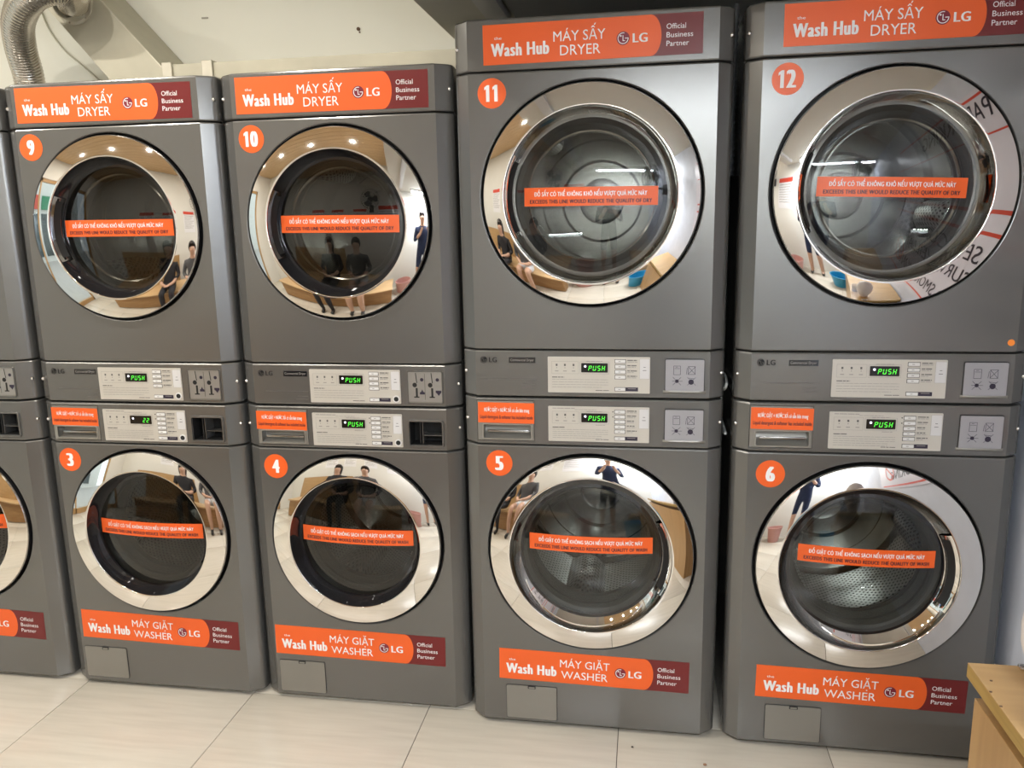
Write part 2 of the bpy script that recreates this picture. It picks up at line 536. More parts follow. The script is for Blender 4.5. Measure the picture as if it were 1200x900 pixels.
def shell(b, t, z0, z1, hole=None, rects=(), e=0.0045, etop=None):
    P = profile(t)
    n = len(P)
    et = etop or e
    def ring(z, d):
        return [(x * (1 - d / t.b), min(y + d * 1.0, FD), z) for x, y in P]
    levels = [(z0, e), (z0 + e * 0.3, e * 0.35), (z0 + e, 0), (z1 - et, 0), (z1 - et * 0.3, et * 0.35), (z1, et)]
    rings = [ring(*l) for l in levels]
    v = [p for r in rings for p in r]
    mid = n // 2 - 1            # the segment between the two creases
    fs = []
    for k in range(len(levels) - 1):
        for i in range(n - 1):
            if k == 2 and i == mid:
                continue
            fs.append((k * n + i, k * n + i + 1, (k + 1) * n + i + 1, (k + 1) * n + i))
    fs.append(tuple(range(n - 1, -1, -1)))
    L = (len(levels) - 1) * n
    fs.append(tuple(L + i for i in range(n)))
    b.add(v, fs, GREY)
    za, zb = z0 + e, z1 - et
    if hole:
        zc, r = hole
        N = 128
        ang = sorted([2 * pi * i / N for i in range(N)] + [atan2(z - zc, x) % (2 * pi) for x in (-t.a, t.a) for z in (za, zb)])
        A2 = [ang[0]]
        for a in ang[1:]:
            if a - A2[-1] > 1e-5:
                A2.append(a)
        cor = [atan2(z - zc, x) % (2 * pi) for x in (-t.a, t.a) for z in (za, zb)]
        out, inn = [], []
        for a in A2:
            ca, sa = cos(a), sin(a)
            k1 = (t.a / abs(ca)) if abs(ca) > 1e-9 else 1e9
            k2 = ((zb - zc) / sa) if sa > 1e-9 else (((za - zc) / sa) if sa < -1e-9 else 1e9)
            q = min(k1, k2)
            out.append((q * ca, 0, zc + q * sa))
            inn.append((r * ca, 0, zc + r * sa))
        m_ = len(A2)
        b.add(out + inn, [(i, (i + 1) % m_, m_ + (i + 1) % m_, m_ + i)[::-1] for i in range(m_)], GREY)
        b.lathe([(r, 0), (r - 0.0015, 0.0006), (r - 0.0035, 0.003), (r - 0.004, 0.007), (r - 0.0045, 0.012)], GREY, cz=zc, n=128)
        b.lathe([(r - 0.0045, 0.012), (r - 0.005, 0.045), (0.215, 0.047), (0.212, FD)], DARKGAP, cz=zc, n=96)
    else:
        xs = sorted({-t.a, t.a} | {q for r in rects for q in r[:2]})
        zs = sorted({za, zb} | {q for r in rects for q in r[2:4]})
        for i in range(len(xs) - 1):
            for j in range(len(zs) - 1):
                cx, cz = (xs[i] + xs[i + 1]) / 2, (zs[j] + zs[j + 1]) / 2
                if any(r[0] < cx < r[1] and r[2] < cz < r[3] for r in rects):
                    continue
                b.add([(xs[i], 0, zs[j]), (xs[i + 1], 0, zs[j]), (xs[i + 1], 0, zs[j + 1]), (xs[i], 0, zs[j + 1])], [(0, 1, 2, 3)], GREY)
        for x0, x1, r0, r1, dep, wm, bmt in rects:
            v = [(x0, 0, r0), (x1, 0, r0), (x1, 0, r1), (x0, 0, r1)]
            w = [(x, dep, z) for x, _, z in v]
            b.add(v + w, [(i, i + 4, (i + 1) % 4 + 4, (i + 1) % 4) for i in range(4)], wm)
            b.add(w, [(0, 1, 2, 3)], bmt)

def frame(b, x0, x1, z0, z1, w, y0, y1, m_, r=0.004):
    """raised rounded rectangular rim"""
    o_ = rrect(x0, x1, z0, z1, r + w)
    i_ = rrect(x0 + w, x1 - w, z0 + w, z1 - w, r)
    n = len(o_)
    v = [(x, y1, z) for x, z in o_] + [(x + (w * 0.25 if x < (x0 + x1) / 2 else -w * 0.25), y0, z + (w * 0.25 if z < (z0 + z1) / 2 else -w * 0.25)) for x, z in o_] + [(x, y0, z) for x, z in i_] + [(x, y1 + 0.003, z) for x, z in i_]
    fs = []
    for k in range(3):
        fs += [(k * n + i, k * n + (i + 1) % n, (k + 1) * n + (i + 1) % n, (k + 1) * n + i) for i in range(n)]
    b.add(v, fs, m_)

DOME_R, DOME_Y = 0.95, -0.004
def dome_y(x, z):
    return DOME_Y + (x * x + z * z) / (2 * DOME_R)

def door_ring(b, d, wallm):
    ro, ri, rg = d['ro'], d['ri'], d['rg']
    pr = [(ro - 0.006, 0.040), (ro - 0.002, 0.036), (ro, 0.0), (ro, -0.006)]
    b.lathe(pr, DARKGAP, n=128)
    pr = [(ro, -0.006), (ro - 0.0006, -0.0085), (ro - 0.0025, -0.0115)]
    N = 14
    for i in range(1, N + 1):
        t = i / N
        f = 1.22 * t - 0.22 * t * t
        pr.append((ro - 0.0025 - (ro - ri - 0.0035) * t, -0.0115 - 0.0140 * f))
    pr += [(ri - 0.0003, -0.0254), (ri - 0.0012, -0.0247), (ri - 0.0018, -0.0230)]
    b.lathe(pr, CHROME, n=160)
    y1 = dome_y(rg, 0)
    w = [(ri - 0.0018, -0.0230)]
    for i in range(1, 9):
        t = i / 8
        w.append((ri - 0.0018 - (ri - 0.0018 - rg) * (t ** 1.35), -0.0230 + (y1 + 0.0230) * t))
    b.lathe(w, wallm, n=128)

def door_glass(b, d, smoked, dryer):
    rg, rc = d['rg'], d['rc']
    N = 14
    b.lathe([(rg, dome_y(rg, 0)), ((rg + rc) / 2, dome_y((rg + rc) / 2, 0)), (rc, dome_y(rc, 0))], BEZEL if dryer and not smoked else BLACKG, n=96)
    b.lathe([(rc * (1 - i / N) + 1e-4, dome_y(rc * (1 - i / N), 0)) for i in range(N + 1)], GLASS_D if smoked else GLASS, n=96)

def handle_geo(b, d, side, metal):
    ri, rg = d['ri'], d['rg']
    y1 = dome_y(rg, 0)
    def cone(t):
        return (ri - 0.0018 - (ri - 0.0018 - rg) * (t ** 1.35), -0.0230 + (y1 + 0.0230) * t)
    mid = 0 if side > 0 else pi
    def band(t0, t1, off, a, m_, lip=0.0):
        pr = []
        for i in range(5):
            t = t0 + (t1 - t0) * i / 4
            r, y = cone(t)
            o_ = off + (lip if i in (0, 4) else 0)
            pr.append((r - o_, y - o_ * 0.3))
        b.lathe(pr, m_, n=36, a0=mid - a, a1=mid + a)
    band(0.06, 0.94, 0.0050, 0.50, metal, -0.0045)
    band(0.26, 0.74, 0.0056, 0.44, BLACK)
    for k in (-0.46, 0.46):
        r, y = cone(0.5)
        b.lathe([(r - 0.004, y - 0.010), (r - 0.004, y + 0.010)], metal, n=4, a0=mid + k - 0.02, a1=mid + k + 0.02)

def warn_sticker(kind, tilt):
    def g(b):
        hw, hz = 0.1785, 0.0245
        cz = -0.018 if kind == 'dryer' else 0.0
        ct, st = cos(tilt), sin(tilt)
        yf = lambda x, z: dome_y(x, z)
        N = 24
        v, w = [], []
        for i in range(N + 1):
            x = -hw + 2 * hw * i / N
            for z in (-hz, hz):
                v.append((x, z))
        def pl(x, z, dy):
            X, Z = x * ct - z * st, x * st + z * ct
            return (X, dome_y(X, Z) - dy, Z)
        b.add([pl(x, z, 0.0022) for x, z in v], [(2 * i, 2 * i + 2, 2 * i + 3, 2 * i + 1) for i in range(N)], ORANGE)
        b.add([pl(x, z, 0.0012) for x, z in v], [(2 * i + 1, 2 * i + 3, 2 * i + 2, 2 * i) for i in range(N)], ORANGE)
        if kind == 'dryer':
            l1, l2 = 'ĐỒ SẤY CÓ THỂ KHÔNG KHÔ NẾU VƯỢT QUÁ MỨC NÀY', 'EXCEEDS THIS LINE WOULD REDUCE THE QUALITY OF DRY'
        else:
            l1, l2 = 'ĐỒ GIẶT CÓ THỂ KHÔNG SẠCH NẾU VƯỢT QUÁ MỨC NÀY', 'EXCEEDS THIS LINE WOULD REDUCE THE QUALITY OF WASH'
        for t_, x0, x1, z0, z1, m_ in ((l1, -0.150, 0.150, 0.0015, 0.0125, WHITE_P), (l2, -0.163, 0.163, -0.0175, -0.0075, NAVY_P)):
            V, F, w_, cap = text_geo(t_, 0.075 if t_ is l1 else 0.080)
            b.add([pl(x0 + a * (x1 - x0) / w_, z0 + q * (z1 - z0) / cap, 0.0027 + 0.0001 * ly) for a, q, ly in V], F, m_)
    return cached(('warning_sticker', kind, round(tilt, 4)), g, None)

def emblem(b, cx, cz, R, y, face, line):
    b.disc(cx, cz, R, y, y + 0.0003, face, 32)
    def arc(r0, r1, a0, a1, n=28):
        v, f = [], []
        for i in range(n + 1):
            a = a0 + (a1 - a0) * i / n
            v += [(cx + r0 * cos(a), y - 0.0004, cz + r0 * sin(a)), (cx + r1 * cos(a), y - 0.0004, cz + r1 * sin(a))]
            if i < n:
                f.append((2 * i, 2 * i + 1, 2 * i + 3, 2 * i + 2))
        b.add(v, f, line)
    def quad(x0, x1, z0, z1):
        b.add([(cx + x0 * R, y - 0.0004, cz + z0 * R), (cx + x1 * R, y - 0.0004, cz + z0 * R), (cx + x1 * R, y - 0.0004, cz + z1 * R), (cx + x0 * R, y - 0.0004, cz + z1 * R)], [(0, 1, 2, 3)], line)
    arc(R * 0.72, R * 0.84, radians(75), radians(360))
    quad(0.28, 0.84, -0.06, 0.06)
    quad(-0.08, 0.04, -0.42, 0.44)
    quad(-0.08, 0.30, -0.42, -0.30)
    b.disc(cx - R * 0.36, cz + R * 0.36, R * 0.13, y - 0.0004, y - 0.0002, line, 12)

def banner(kind):
    """0.565 x 0.100 m, origin at its lower left corner"""
    def g(b):
        W, H, y = 0.565, 0.0995, -0.0004
        tip, st = 0.4615, 0.434
        arc = [(st + (tip - st) * cos(a), H / 2 + H / 2 * sin(a)) for a in [-pi / 2 + pi * i / 16 for i in range(17)]]
        b.prism([(0, 0)] + arc + [(0, H)], y, 0.0, ORANGE)
        v = [(x, y, z) for x, z in arc] + [(W, y, 0), (W, y, H)]
        n = len(arc)
        b.add(v, [tuple([n] + [n + 1] + list(range(n - 1, -1, -1)))], MAROON)
        b.add([(W, y, 0), (W, 0, 0), (W, 0, H), (W, y, H)], [(0, 1, 2, 3)], MAROON)
        yt = -0.0008
        b.text('the', 0.030, 0.050, H - 0.0375, H - 0.0305, yt, WHITE_P, 0.02)
        b.text('Wash Hub', 0.021, 0.175, H - 0.079, H - 0.047, yt, WHITE_P, 0.12)
        if kind == 'dryer':
            b.text('MÁY SẤY', 0.186, 0.320, H - 0.0505, H - 0.0260, yt, WHITE_P)
            b.text('DRYER', 0.203, 0.307, H - 0.0850, H - 0.0605, yt, WHITE_P)
        else:
            b.text('MÁY GIẶT', 0.185, 0.333, H - 0.0475, H - 0.0235, yt, WHITE_P)
            b.text('WASHER', 0.189, 0.328, H - 0.0840, H - 0.0600, yt, WHITE_P)
        emblem(b, 0.365, H - 0.0525, 0.0165, yt, EMB, WHITE_P)
        b.text('LG', 0.389, 0.427, H - 0.064, H - 0.0425, yt, WHITE_P, 0.07)
        for i, (t_, w) in enumerate((('Official', 0.048), ('Business', 0.066), ('Partner', 0.056))):
            b.text(t_, 0.474, 0.474 + w, H - 0.0365 - 0.0205 * i, H - 0.0240 - 0.0205 * i, yt, WHITE_P)
    return cached(('banner', kind), g, None)

def number_sticker(num):
    def g(b):
        b.disc(0, 0, 0.0385, -0.0004, 0, ORANGE, 40)
        def one(x):
            b.add([(x + q, -0.0008, z) for q, z in ((0.0035, -0.021), (0.0125, -0.021), (0.0125, 0.021), (0.0060, 0.021), (-0.001, 0.0155), (-0.001, 0.0085), (0.0035, 0.0115))], [tuple(range(7))], WHITE_P)
        if len(num) == 2:
            one(-0.0215 if num != '11' else -0.0190)
            if num[1] == '1':
                one(0.0030)
            else:
                b.text(num[1], -0.0035, 0.0205, -0.021, 0.021, -0.0008, WHITE_P, 0.16)
        else:
            b.text(num, -0.0125, 0.0125, -0.021, 0.021, -0.0008, WHITE_P, 0.16)
    return cached(('number_sticker', num), g, None)

SEGS = {'P': 'abefg', 'U': 'bcdef', 'S': 'acdfg', 'H': 'bcefg', '2': 'abdeg'}
def seven(b, ch, x, z, w, h, y):
    t = w * 0.22
    sl = 0.16
    def q(x0, x1, z0, z1):
        P = [(x0, z0), (x1, z0), (x1, z1), (x0, z1)]
        b.add([(x + px + sl * pz, y, z + pz) for px, pz in P], [(0, 1, 2, 3)], SEG)
    D = {'a': (t, w - t, h - t, h), 'g': (t, w - t, h / 2 - t / 2, h / 2 + t / 2), 'd': (t, w - t, 0, t),
         'f': (0, t, h / 2 + t * .3, h - t * .3), 'b': (w - t, w, h / 2 + t * .3, h - t * .3),
         'e': (0, t, t * .3, h / 2 - t * .3), 'c': (w - t, w, t * .3, h / 2 - t * .3)}
    for s_ in SEGS.get(ch, ''):
        q(*D[s_])

PW, PH = 0.282, 0.1015
def plate_geo(b, dryer, lock):
    """control plate with its print, origin lower left"""
    b.prism(rrect(0, PW, 0, PH, 0.002, 2), -0.0022, 0, PLATE)
    y = -0.0026
    def bar(u0, u1, v0, v1, m_, yy=y):
        b.add([(u0, yy, PH - v1), (u1, yy, PH - v1), (u1, yy, PH - v0), (u0, yy, PH - v0)], [(0, 1, 2, 3)], m_)
    def rect_line(u0, u1, v0, v1, m_, w=0.0006):
        bar(u0, u1, v0, v0 + w, m_); bar(u0, u1, v1 - w, v1, m_); bar(u0, u0 + w, v0, v1, m_); bar(u1 - w, u1, v0, v1, m_)
    rnd = random.Random(3 if dryer else 4)
    dv = 0 if dryer else 0.0015
    def words(u0, u1, v, h, m_=INK2):
        u = u0
        while u < u1:
            w = rnd.uniform(0.006, 0.020)
            bar(u, min(u + w, u1), v, v + h, m_)
            u += w + 0.0016
    rect_line(0.011, 0.086, 0.013 + dv, 0.048 + dv, INK2)
    for u in (0.025, 0.048, 0.072):
        bar(u - 0.0025, u + 0.0025, 0.020 + dv, 0.026 + dv, INK)
        bar(u - 0.001, u + 0.001, 0.030 + dv, 0.032 + dv, INK)
        bar(u - 0.005, u + 0.005, 0.039 + dv, 0.0415 + dv, INK2)
    rect_line(0.090, 0.170, 0.013 + dv, 0.048 + dv, INK2)
    words(0.108, 0.152, 0.0118 + dv, 0.0016)
    if not dryer:
        words(0.012, 0.075, 0.0045, 0.0022)
        words(0.075, 0.135, 0.0085, 0.0012)
        words(0.133, 0.160, 0.052, 0.0014)
    words(0.012, 0.046, 0.0565 + 2 * dv, 0.0024, INK)
    for i in range(4 if dryer else 5):
        words(0.012 if i else 0.012, 0.168 if i < 3 else 0.150, 0.0635 + 2 * dv + i * (0.0072 if dryer else 0.006), 0.0011)
    words(0.133, 0.170, 0.0935, 0.0018, INK)
    nb = 4 if dryer else 5
    for i in range(nb):
        v = (0.0065 if dryer else 0.0085) + i * (0.0148 if dryer else 0.0142)
        words(0.220, 0.238 + 0.01 * rnd.random(), v + 0.001, 0.0026, INK)
        words(0.220, 0.236 + 0.012 * rnd.random(), v + 0.006, 0.0016)
    v = 0.0845
    bar(0.2165, 0.250, v, v + 0.011, NAVY_P)
    bar(0.222, 0.244, v + 0.003, v + 0.0045, INK2, y - 0.0002)
    b.prism([(0.254, PH - 0.060), (0.280, PH - 0.060), (0.280, PH - 0.005), (0.254, PH - 0.005)], -0.0027, -0.002, PLATE_L)
    rect_line(0.2535, 0.2805, 0.0045, 0.0605, INK2, 0.0005)
    bar(0.264, 0.270, 0.027, 0.0285, INK, -0.0030)
    bar(0.262, 0.272, 0.036, 0.0375, INK, -0.0030)
    if lock:
        b.disc(0.268, PH - 0.087, 0.0105, -0.0045, -0.002, BUTTON, 24)
        b.disc(0.268, PH - 0.087, 0.0072, -0.0050, -0.004, BLACK, 24)

def assemble_controls(t, root, dryer, lock, msg):
    z0 = {('A', 1): 0.9830, ('A', 0): 0.8495, ('B', 1): 1.0335, ('B', 0): 0.8925}[(t.key, 1 if dryer else 0)]
    px = -0.118
    cp = obj('control_plate', cached(('control_plate', dryer, lock), lambda b: plate_geo(b, dryer, lock), None), root, (px, 0, z0))
    dv = 0 if dryer else 0.0015
    def disp(b):
        b.prism(rrect(0.0935, 0.1665, PH - 0.0435 - dv, PH - 0.0175 - dv, 0.001, 1), -0.0034, -0.0018, SCREEN)
        b.disc(0.1045, PH - 0.0265 - dv, 0.0032, -0.0040, -0.003, LEDW, 12)
        n = len(msg)
        for i, ch in enumerate(msg):
            x = 0.1615 - 0.0122 * (n - i)
            seven(b, ch, x, PH - 0.0385 - dv, 0.0085, 0.0140, -0.0038)
    obj('display', cached(('display', dryer, msg), disp, None), cp)
    bt = cached('button', lambda b: (b.bbox(-0.0005, 0.0305, -0.0026, -0.0010, -0.0005, 0.0110, 0.0003, INK), b.bbox(0.0010, 0.0290, -0.0044, -0.001, 0.0010, 0.0095, 0.0008, BUTTON), b.box(0.010, 0.016, -0.0047, -0.0043, 0.0045, 0.0062, INK2)), None)
    for i in range(4 if dryer else 5):
        v = (0.0065 if dryer else 0.0085) + i * (0.0148 if dryer else 0.0142)
        obj('button', bt, cp, (0.186, 0, PH - v - 0.0105))
    obj('start_button', bt, cp, (0.186, 0, PH - 0.0845 - 0.0110))
    if not dryer:
        build('indicator', lambda b: [b.disc(0.1815, PH - v, 0.0018, -0.0036, -0.002, INK, 10) for v in (0.0135, 0.0280)], cp, smooth=None)

def cover_geo(b):
    """blanking plate with care symbols, origin lower left; 0.103 x 0.085"""
    W, H = 0.103, 0.086
    v0 = [(0, 0), (W, 0), (W - 0.0, H), (0, H)]
    b.prism(rrect(-0.002, W + 0.002, -0.002, H + 0.003, 0.004), -0.0012, 0, DARKGAP)
    b.prism(rrect(0, W, 0, H, 0.003), -0.0042, -0.001, COVER)
    # scooped lip under the plate
    N = 12
    prof = [(0.0, 0.001), (-0.0065, 0.0002), (-0.0078, -0.003), (-0.0055, -0.0058), (0, -0.0075)]
    v, f = [], []
    for i in range(N + 1):
        x = -0.006 + (W + 0.012) * i / N
        k = 1 - abs(2 * i / N - 1) ** 6
        for y, z in prof:
            v.append((x, y * (0.15 + 0.85 * k), z))
    n = len(prof)
    for i in range(N):
        for q in range(n - 1):
            f.append((i * n + q, (i + 1) * n + q, (i + 1) * n + q + 1, i * n + q + 1)[::-1])
    b.add(v, f, GREY2)
    y = -0.0047
    def line(x0, z0, x1, z1, w=0.0010):
        d = Vector((x1 - x0, z1 - z0)).normalized() * w / 2
        b.add([(x0 + d.y, y, z0 - d.x), (x1 + d.y, y, z1 - d.x), (x1 - d.y, y, z1 + d.x), (x0 - d.y, y, z0 + d.x)], [(0, 1, 2, 3)], NAVY_P)
    def sq(cx, cz, w, h):
        line(cx - w, cz - h, cx + w, cz - h); line(cx - w, cz + h, cx + w, cz + h)
        line(cx - w, cz - h, cx - w, cz + h); line(cx + w, cz - h, cx + w, cz + h)
    sq(0.031, 0.057, 0.009, 0.012)
    line(0.024, 0.062, 0.038, 0.062)
    line(0.027, 0.066, 0.033, 0.066)
    sq(0.070, 0.057, 0.009, 0.011)
    line(0.060, 0.046, 0.080, 0.068); line(0.060, 0.068, 0.080, 0.046); line(0.056, 0.046, 0.058, 0.064)
    line(0.020, 0.016, 0.042, 0.038); line(0.020, 0.038, 0.042, 0.016); line(0.018, 0.027, 0.046, 0.027)
    b.disc(0.031, 0.027, 0.005, y, y + 0.0004, NAVY_P, 10)
    line(0.059, 0.016, 0.081, 0.038); line(0.059, 0.038, 0.081, 0.016)
    line(0.062, 0.036, 0.078, 0.034)
    b.disc(0.069, 0.025, 0.0075, y, y + 0.0004, NAVY_P, 12)

def coinplate_geo(b):
    W, H = 0.100, 0.088
    b.prism(rrect(-0.004, W + 0.004, -0.004, H + 0.004, 0.004), -0.0008, 0, GREY2)
    frame(b, -0.005, W + 0.005, -0.007, H + 0.005, 0.0035, -0.0035, 0, GREY)
    b.prism(rrect(0, W, 0, H, 0.003), -0.0016, -0.0005, COINP)
    y = -0.0021
    b.box(0.0495, 0.0503, y, y + 0.0004, 0.006, H - 0.004, DARKGAP)
    for cx in (0.020, 0.067):
        b.add([(cx + 0.0045, y, 0.056), (cx + 0.0070, y, 0.056), (cx + 0.0040, y, 0.086), (cx + 0.0015, y, 0.086)], [(0, 1, 2, 3)], BLACK)
        b.disc(cx - 0.001, 0.050, 0.0068, y, y + 0.0004, BLACK, 20)
        b.box(cx + 0.0015, cx + 0.0075, y, y + 0.0004, 0.014, 0.041, BLACK)
        b.box(cx - 0.004, cx + 0.012, y, y + 0.0004, 0.012, 0.0155, BLACK)
        b.disc(cx + 0.021, 0.066, 0.0052, y, y + 0.0004, NAVY_P, 16)
    b.add([(0.034, y, 0.022), (0.049, y, 0.022), (0.049, y, 0.028), (0.0445, y, 0.030), (0.0415, y, 0.037), (0.038, y, 0.030), (0.034, y, 0.028)], [tuple(range(7))], NAVY_P)
    b.add([(0.091, y, 0.018), (0.095, y, 0.024), (0.099, y, 0.028), (0.099, y, 0.034), (0.082, y, 0.034), (0.082, y, 0.028), (0.087, y, 0.024)], [tuple(range(7))], NAVY_P)

def drum_geo(b, d, dryer, t):
    R = 0.250 if t is A else 0.270
    ym = 0.13
    rc = d['rd']
    g = [(d['rg'] + 0.004, 0.030), (rc + 0.012, 0.040), (rc + 0.004, 0.055), (rc + 0.008, 0.075), (rc - 0.004, 0.095), (rc + 0.002, 0.125)]
    b.lathe(g, RUBBER if not dryer else DARKGAP, n=72)
    b.lathe([(rc + 0.002, 0.125), (rc + 0.004, 0.133), (rc + 0.014, 0.136), (rc + 0.030, 0.142), (R - 0.006, 0.150), (R, 0.165)], STEEL, n=72)
    yb = t.back - 0.12
    b.lathe([(R, 0.165), (R, 0.26), (R + 0.003, 0.265), (R + 0.003, 0.30), (R, 0.305), (R, yb - 0.02)], STEEL if dryer else DRUMM, n=72, uvs=True)
    b.lathe([(R, yb - 0.02), (R - 0.015, yb), (R * 0.75, yb), (R * 0.72, yb - 0.012), (R * 0.50, yb - 0.012), (R * 0.47, yb), (0.075, yb), (0.068, yb - 0.010), (0.055, yb - 0.012), (0.001, yb - 0.013)], STEEL, n=72)

def lifter_geo(b, t):
    R = 0.250 if t is A else 0.270
    y0, y1 = 0.175, t.back - 0.15
    S = 8
    Y = 10
    v, u, f = [], [], []
    for j in range(Y + 1):
        tt = j / Y
        y = y0 + (y1 - y0) * tt
        k = (1 - abs(2 * tt - 1) ** 4)
        for i in range(S + 1):
            s_ = i / S * 2 - 1
            h = 0.075 * (0.15 + 0.85 * k) * (1 - abs(s_) ** 3)
            a = s_ * 0.24
            r = R + 0.002 - h
            v.append((r * sin(a), y, -r * cos(a)))
            u.append((s_ * 0.07, y))
    for j in range(Y):
        for i in range(S):
            f.append((j * (S + 1) + i, (j + 1) * (S + 1) + i, (j + 1) * (S + 1) + i + 1, j * (S + 1) + i + 1)[::-1])
    b.add(v, f, LIFTM, u)

def bowl_geo(b, d):
    rc = d['rd']
    b.lathe([(rc + 0.002, 0.030), (rc - 0.004, 0.045), (rc - 0.014, 0.080), (rc - 0.028, 0.115), (rc - 0.045, 0.135), (rc - 0.075, 0.148), (0.001, 0.152)], CLEAR, n=72)

def pane_geo(b, d):
    rc = d['rd']
    b.lathe([(rc + 0.010, 0.034), (rc, 0.034), (rc - 0.003, 0.040), (rc - 0.012, 0.060), (rc - 0.022, 0.064), (0.001, 0.066)], CLEAR, n=72)
    b.lathe([(rc - 0.006, 0.043), (rc - 0.010, 0.046), (rc - 0.014, 0.044)], STEEL, n=72)

def screw(root, t, z, side):
    s_ = t.c / (t.b - t.a)
    x = t.b - 0.0085
    y = (x - t.a) * s_
    me = cached('screw', lambda b: b.lathe([(0.0001, -0.0055), (0.003, -0.0048), (0.0052, -0.0025), (0.0058, 0.0008)], SCREW, n=16))
    ang = atan2(t.c, t.b - t.a)
    obj('screw', me, root, (side * x, y, z), (0, 0, side * ang))

def drawer_geo(b, t):
    """detergent drawer front with a scooped pull, set into the band"""
    if t is A:
        x0, x1, z0, z1 = -0.296, -0.136, 0.8500, 0.9590
        rx0, rx1, rz0, rz1 = -0.284, -0.146, 0.8550, 0.8930
    else:
        x0, x1, z0, z1 = -0.322, -0.160, 0.8915, 1.0060
        rx0, rx1, rz0, rz1 = -0.305, -0.168, 0.8965, 0.9380
    y = -0.0015
    xs = [x0, rx0, rx1, x1]
    zs = [z0, rz0, rz1, z1]
    for i in range(3):
        for j in range(3):
            if i == 1 and j == 1:
                continue
            b.add([(xs[i], y, zs[j]), (xs[i + 1], y, zs[j]), (xs[i + 1], y, zs[j + 1]), (xs[i], y, zs[j + 1])], [(0, 1, 2, 3)], GREY2)
    v = [(x0, y, z0), (x1, y, z0), (x1, y, z1), (x0, y, z1)]
    b.add(v + [(x, 0.006, z) for x, _, z in v], [(i, i + 4, (i + 1) % 4 + 4, (i + 1) % 4) for i in range(4)], GREY2)
    # scoop
    N = 8
    pts = [(y, rz0), (0.004, rz0 + 0.001), (0.016, rz0 + 0.007), (0.024, rz0 + 0.016), (0.026, rz0 + 0.026), (0.026, rz1), (y, rz1)]
    vv = [(x, a, z) for x in (rx0, rx1) for a, z in pts]
    n = len(pts)
    b.add(vv, [(i, n + i, n + i + 1, i + 1) for i in range(n - 1)] + [tuple(range(n)), tuple(range(2 * n - 1, n - 1, -1))], GREY2)
    frame(b, rx0 - 0.004, rx1 + 0.004, rz0 - 0.004, rz1 + 0.003, 0.004, -0.0042, -0.0015, mat('pale_drawer_rim', (0.34, 0.325, 0.29), 0.3, 0.5))
    b.bbox(rx0 + 0.010, rx1 - 0.006, 0.004, 0.012, (rz0 + rz1) / 2 - 0.004, (rz0 + rz1) / 2 + 0.002, 0.001, STEEL)

def drawer_sticker(t):
    def g(b):
        W, H = (0.162, 0.057) if t is A else (0.162, 0.0595)
        b.prism([(0, 0), (W, 0), (W, H), (0, H)], -0.0004, 0, ORANGE)
        b.text('NƯỚC GIẶT + NƯỚC XẢ có sẵn bên trong', 0.018, 0.148, 0.0325, 0.0435, -0.0008, WHITE_P, 0.07)
        b.text('Liquid detergent & softener has included inside', 0.006, 0.158, 0.0125, 0.0225, -0.0008, NAVY_P, 0.05)
    return cached(('drawer_sticker', t.key), g, None)

def flap_geo(b):
    W, H = 0.153, 0.108
    b.prism(rrect(-0.002, W + 0.002, -0.002, H + 0.002, 0.006), -0.0006, 0, DARKGAP)
    b.prism(rrect(0, W, 0, H, 0.005), -0.0030, -0.0003, GREY2)
    b.prism(rrect(W / 2 - 0.011, W / 2 + 0.013, H - 0.008, H + 0.001, 0.002), -0.0042, -0.002, DARKGAP)
    b.prism(rrect(W / 2 - 0.008, W / 2 + 0.010, H - 0.0065, H - 0.0015, 0.0015), -0.0048, -0.003, GREY2)

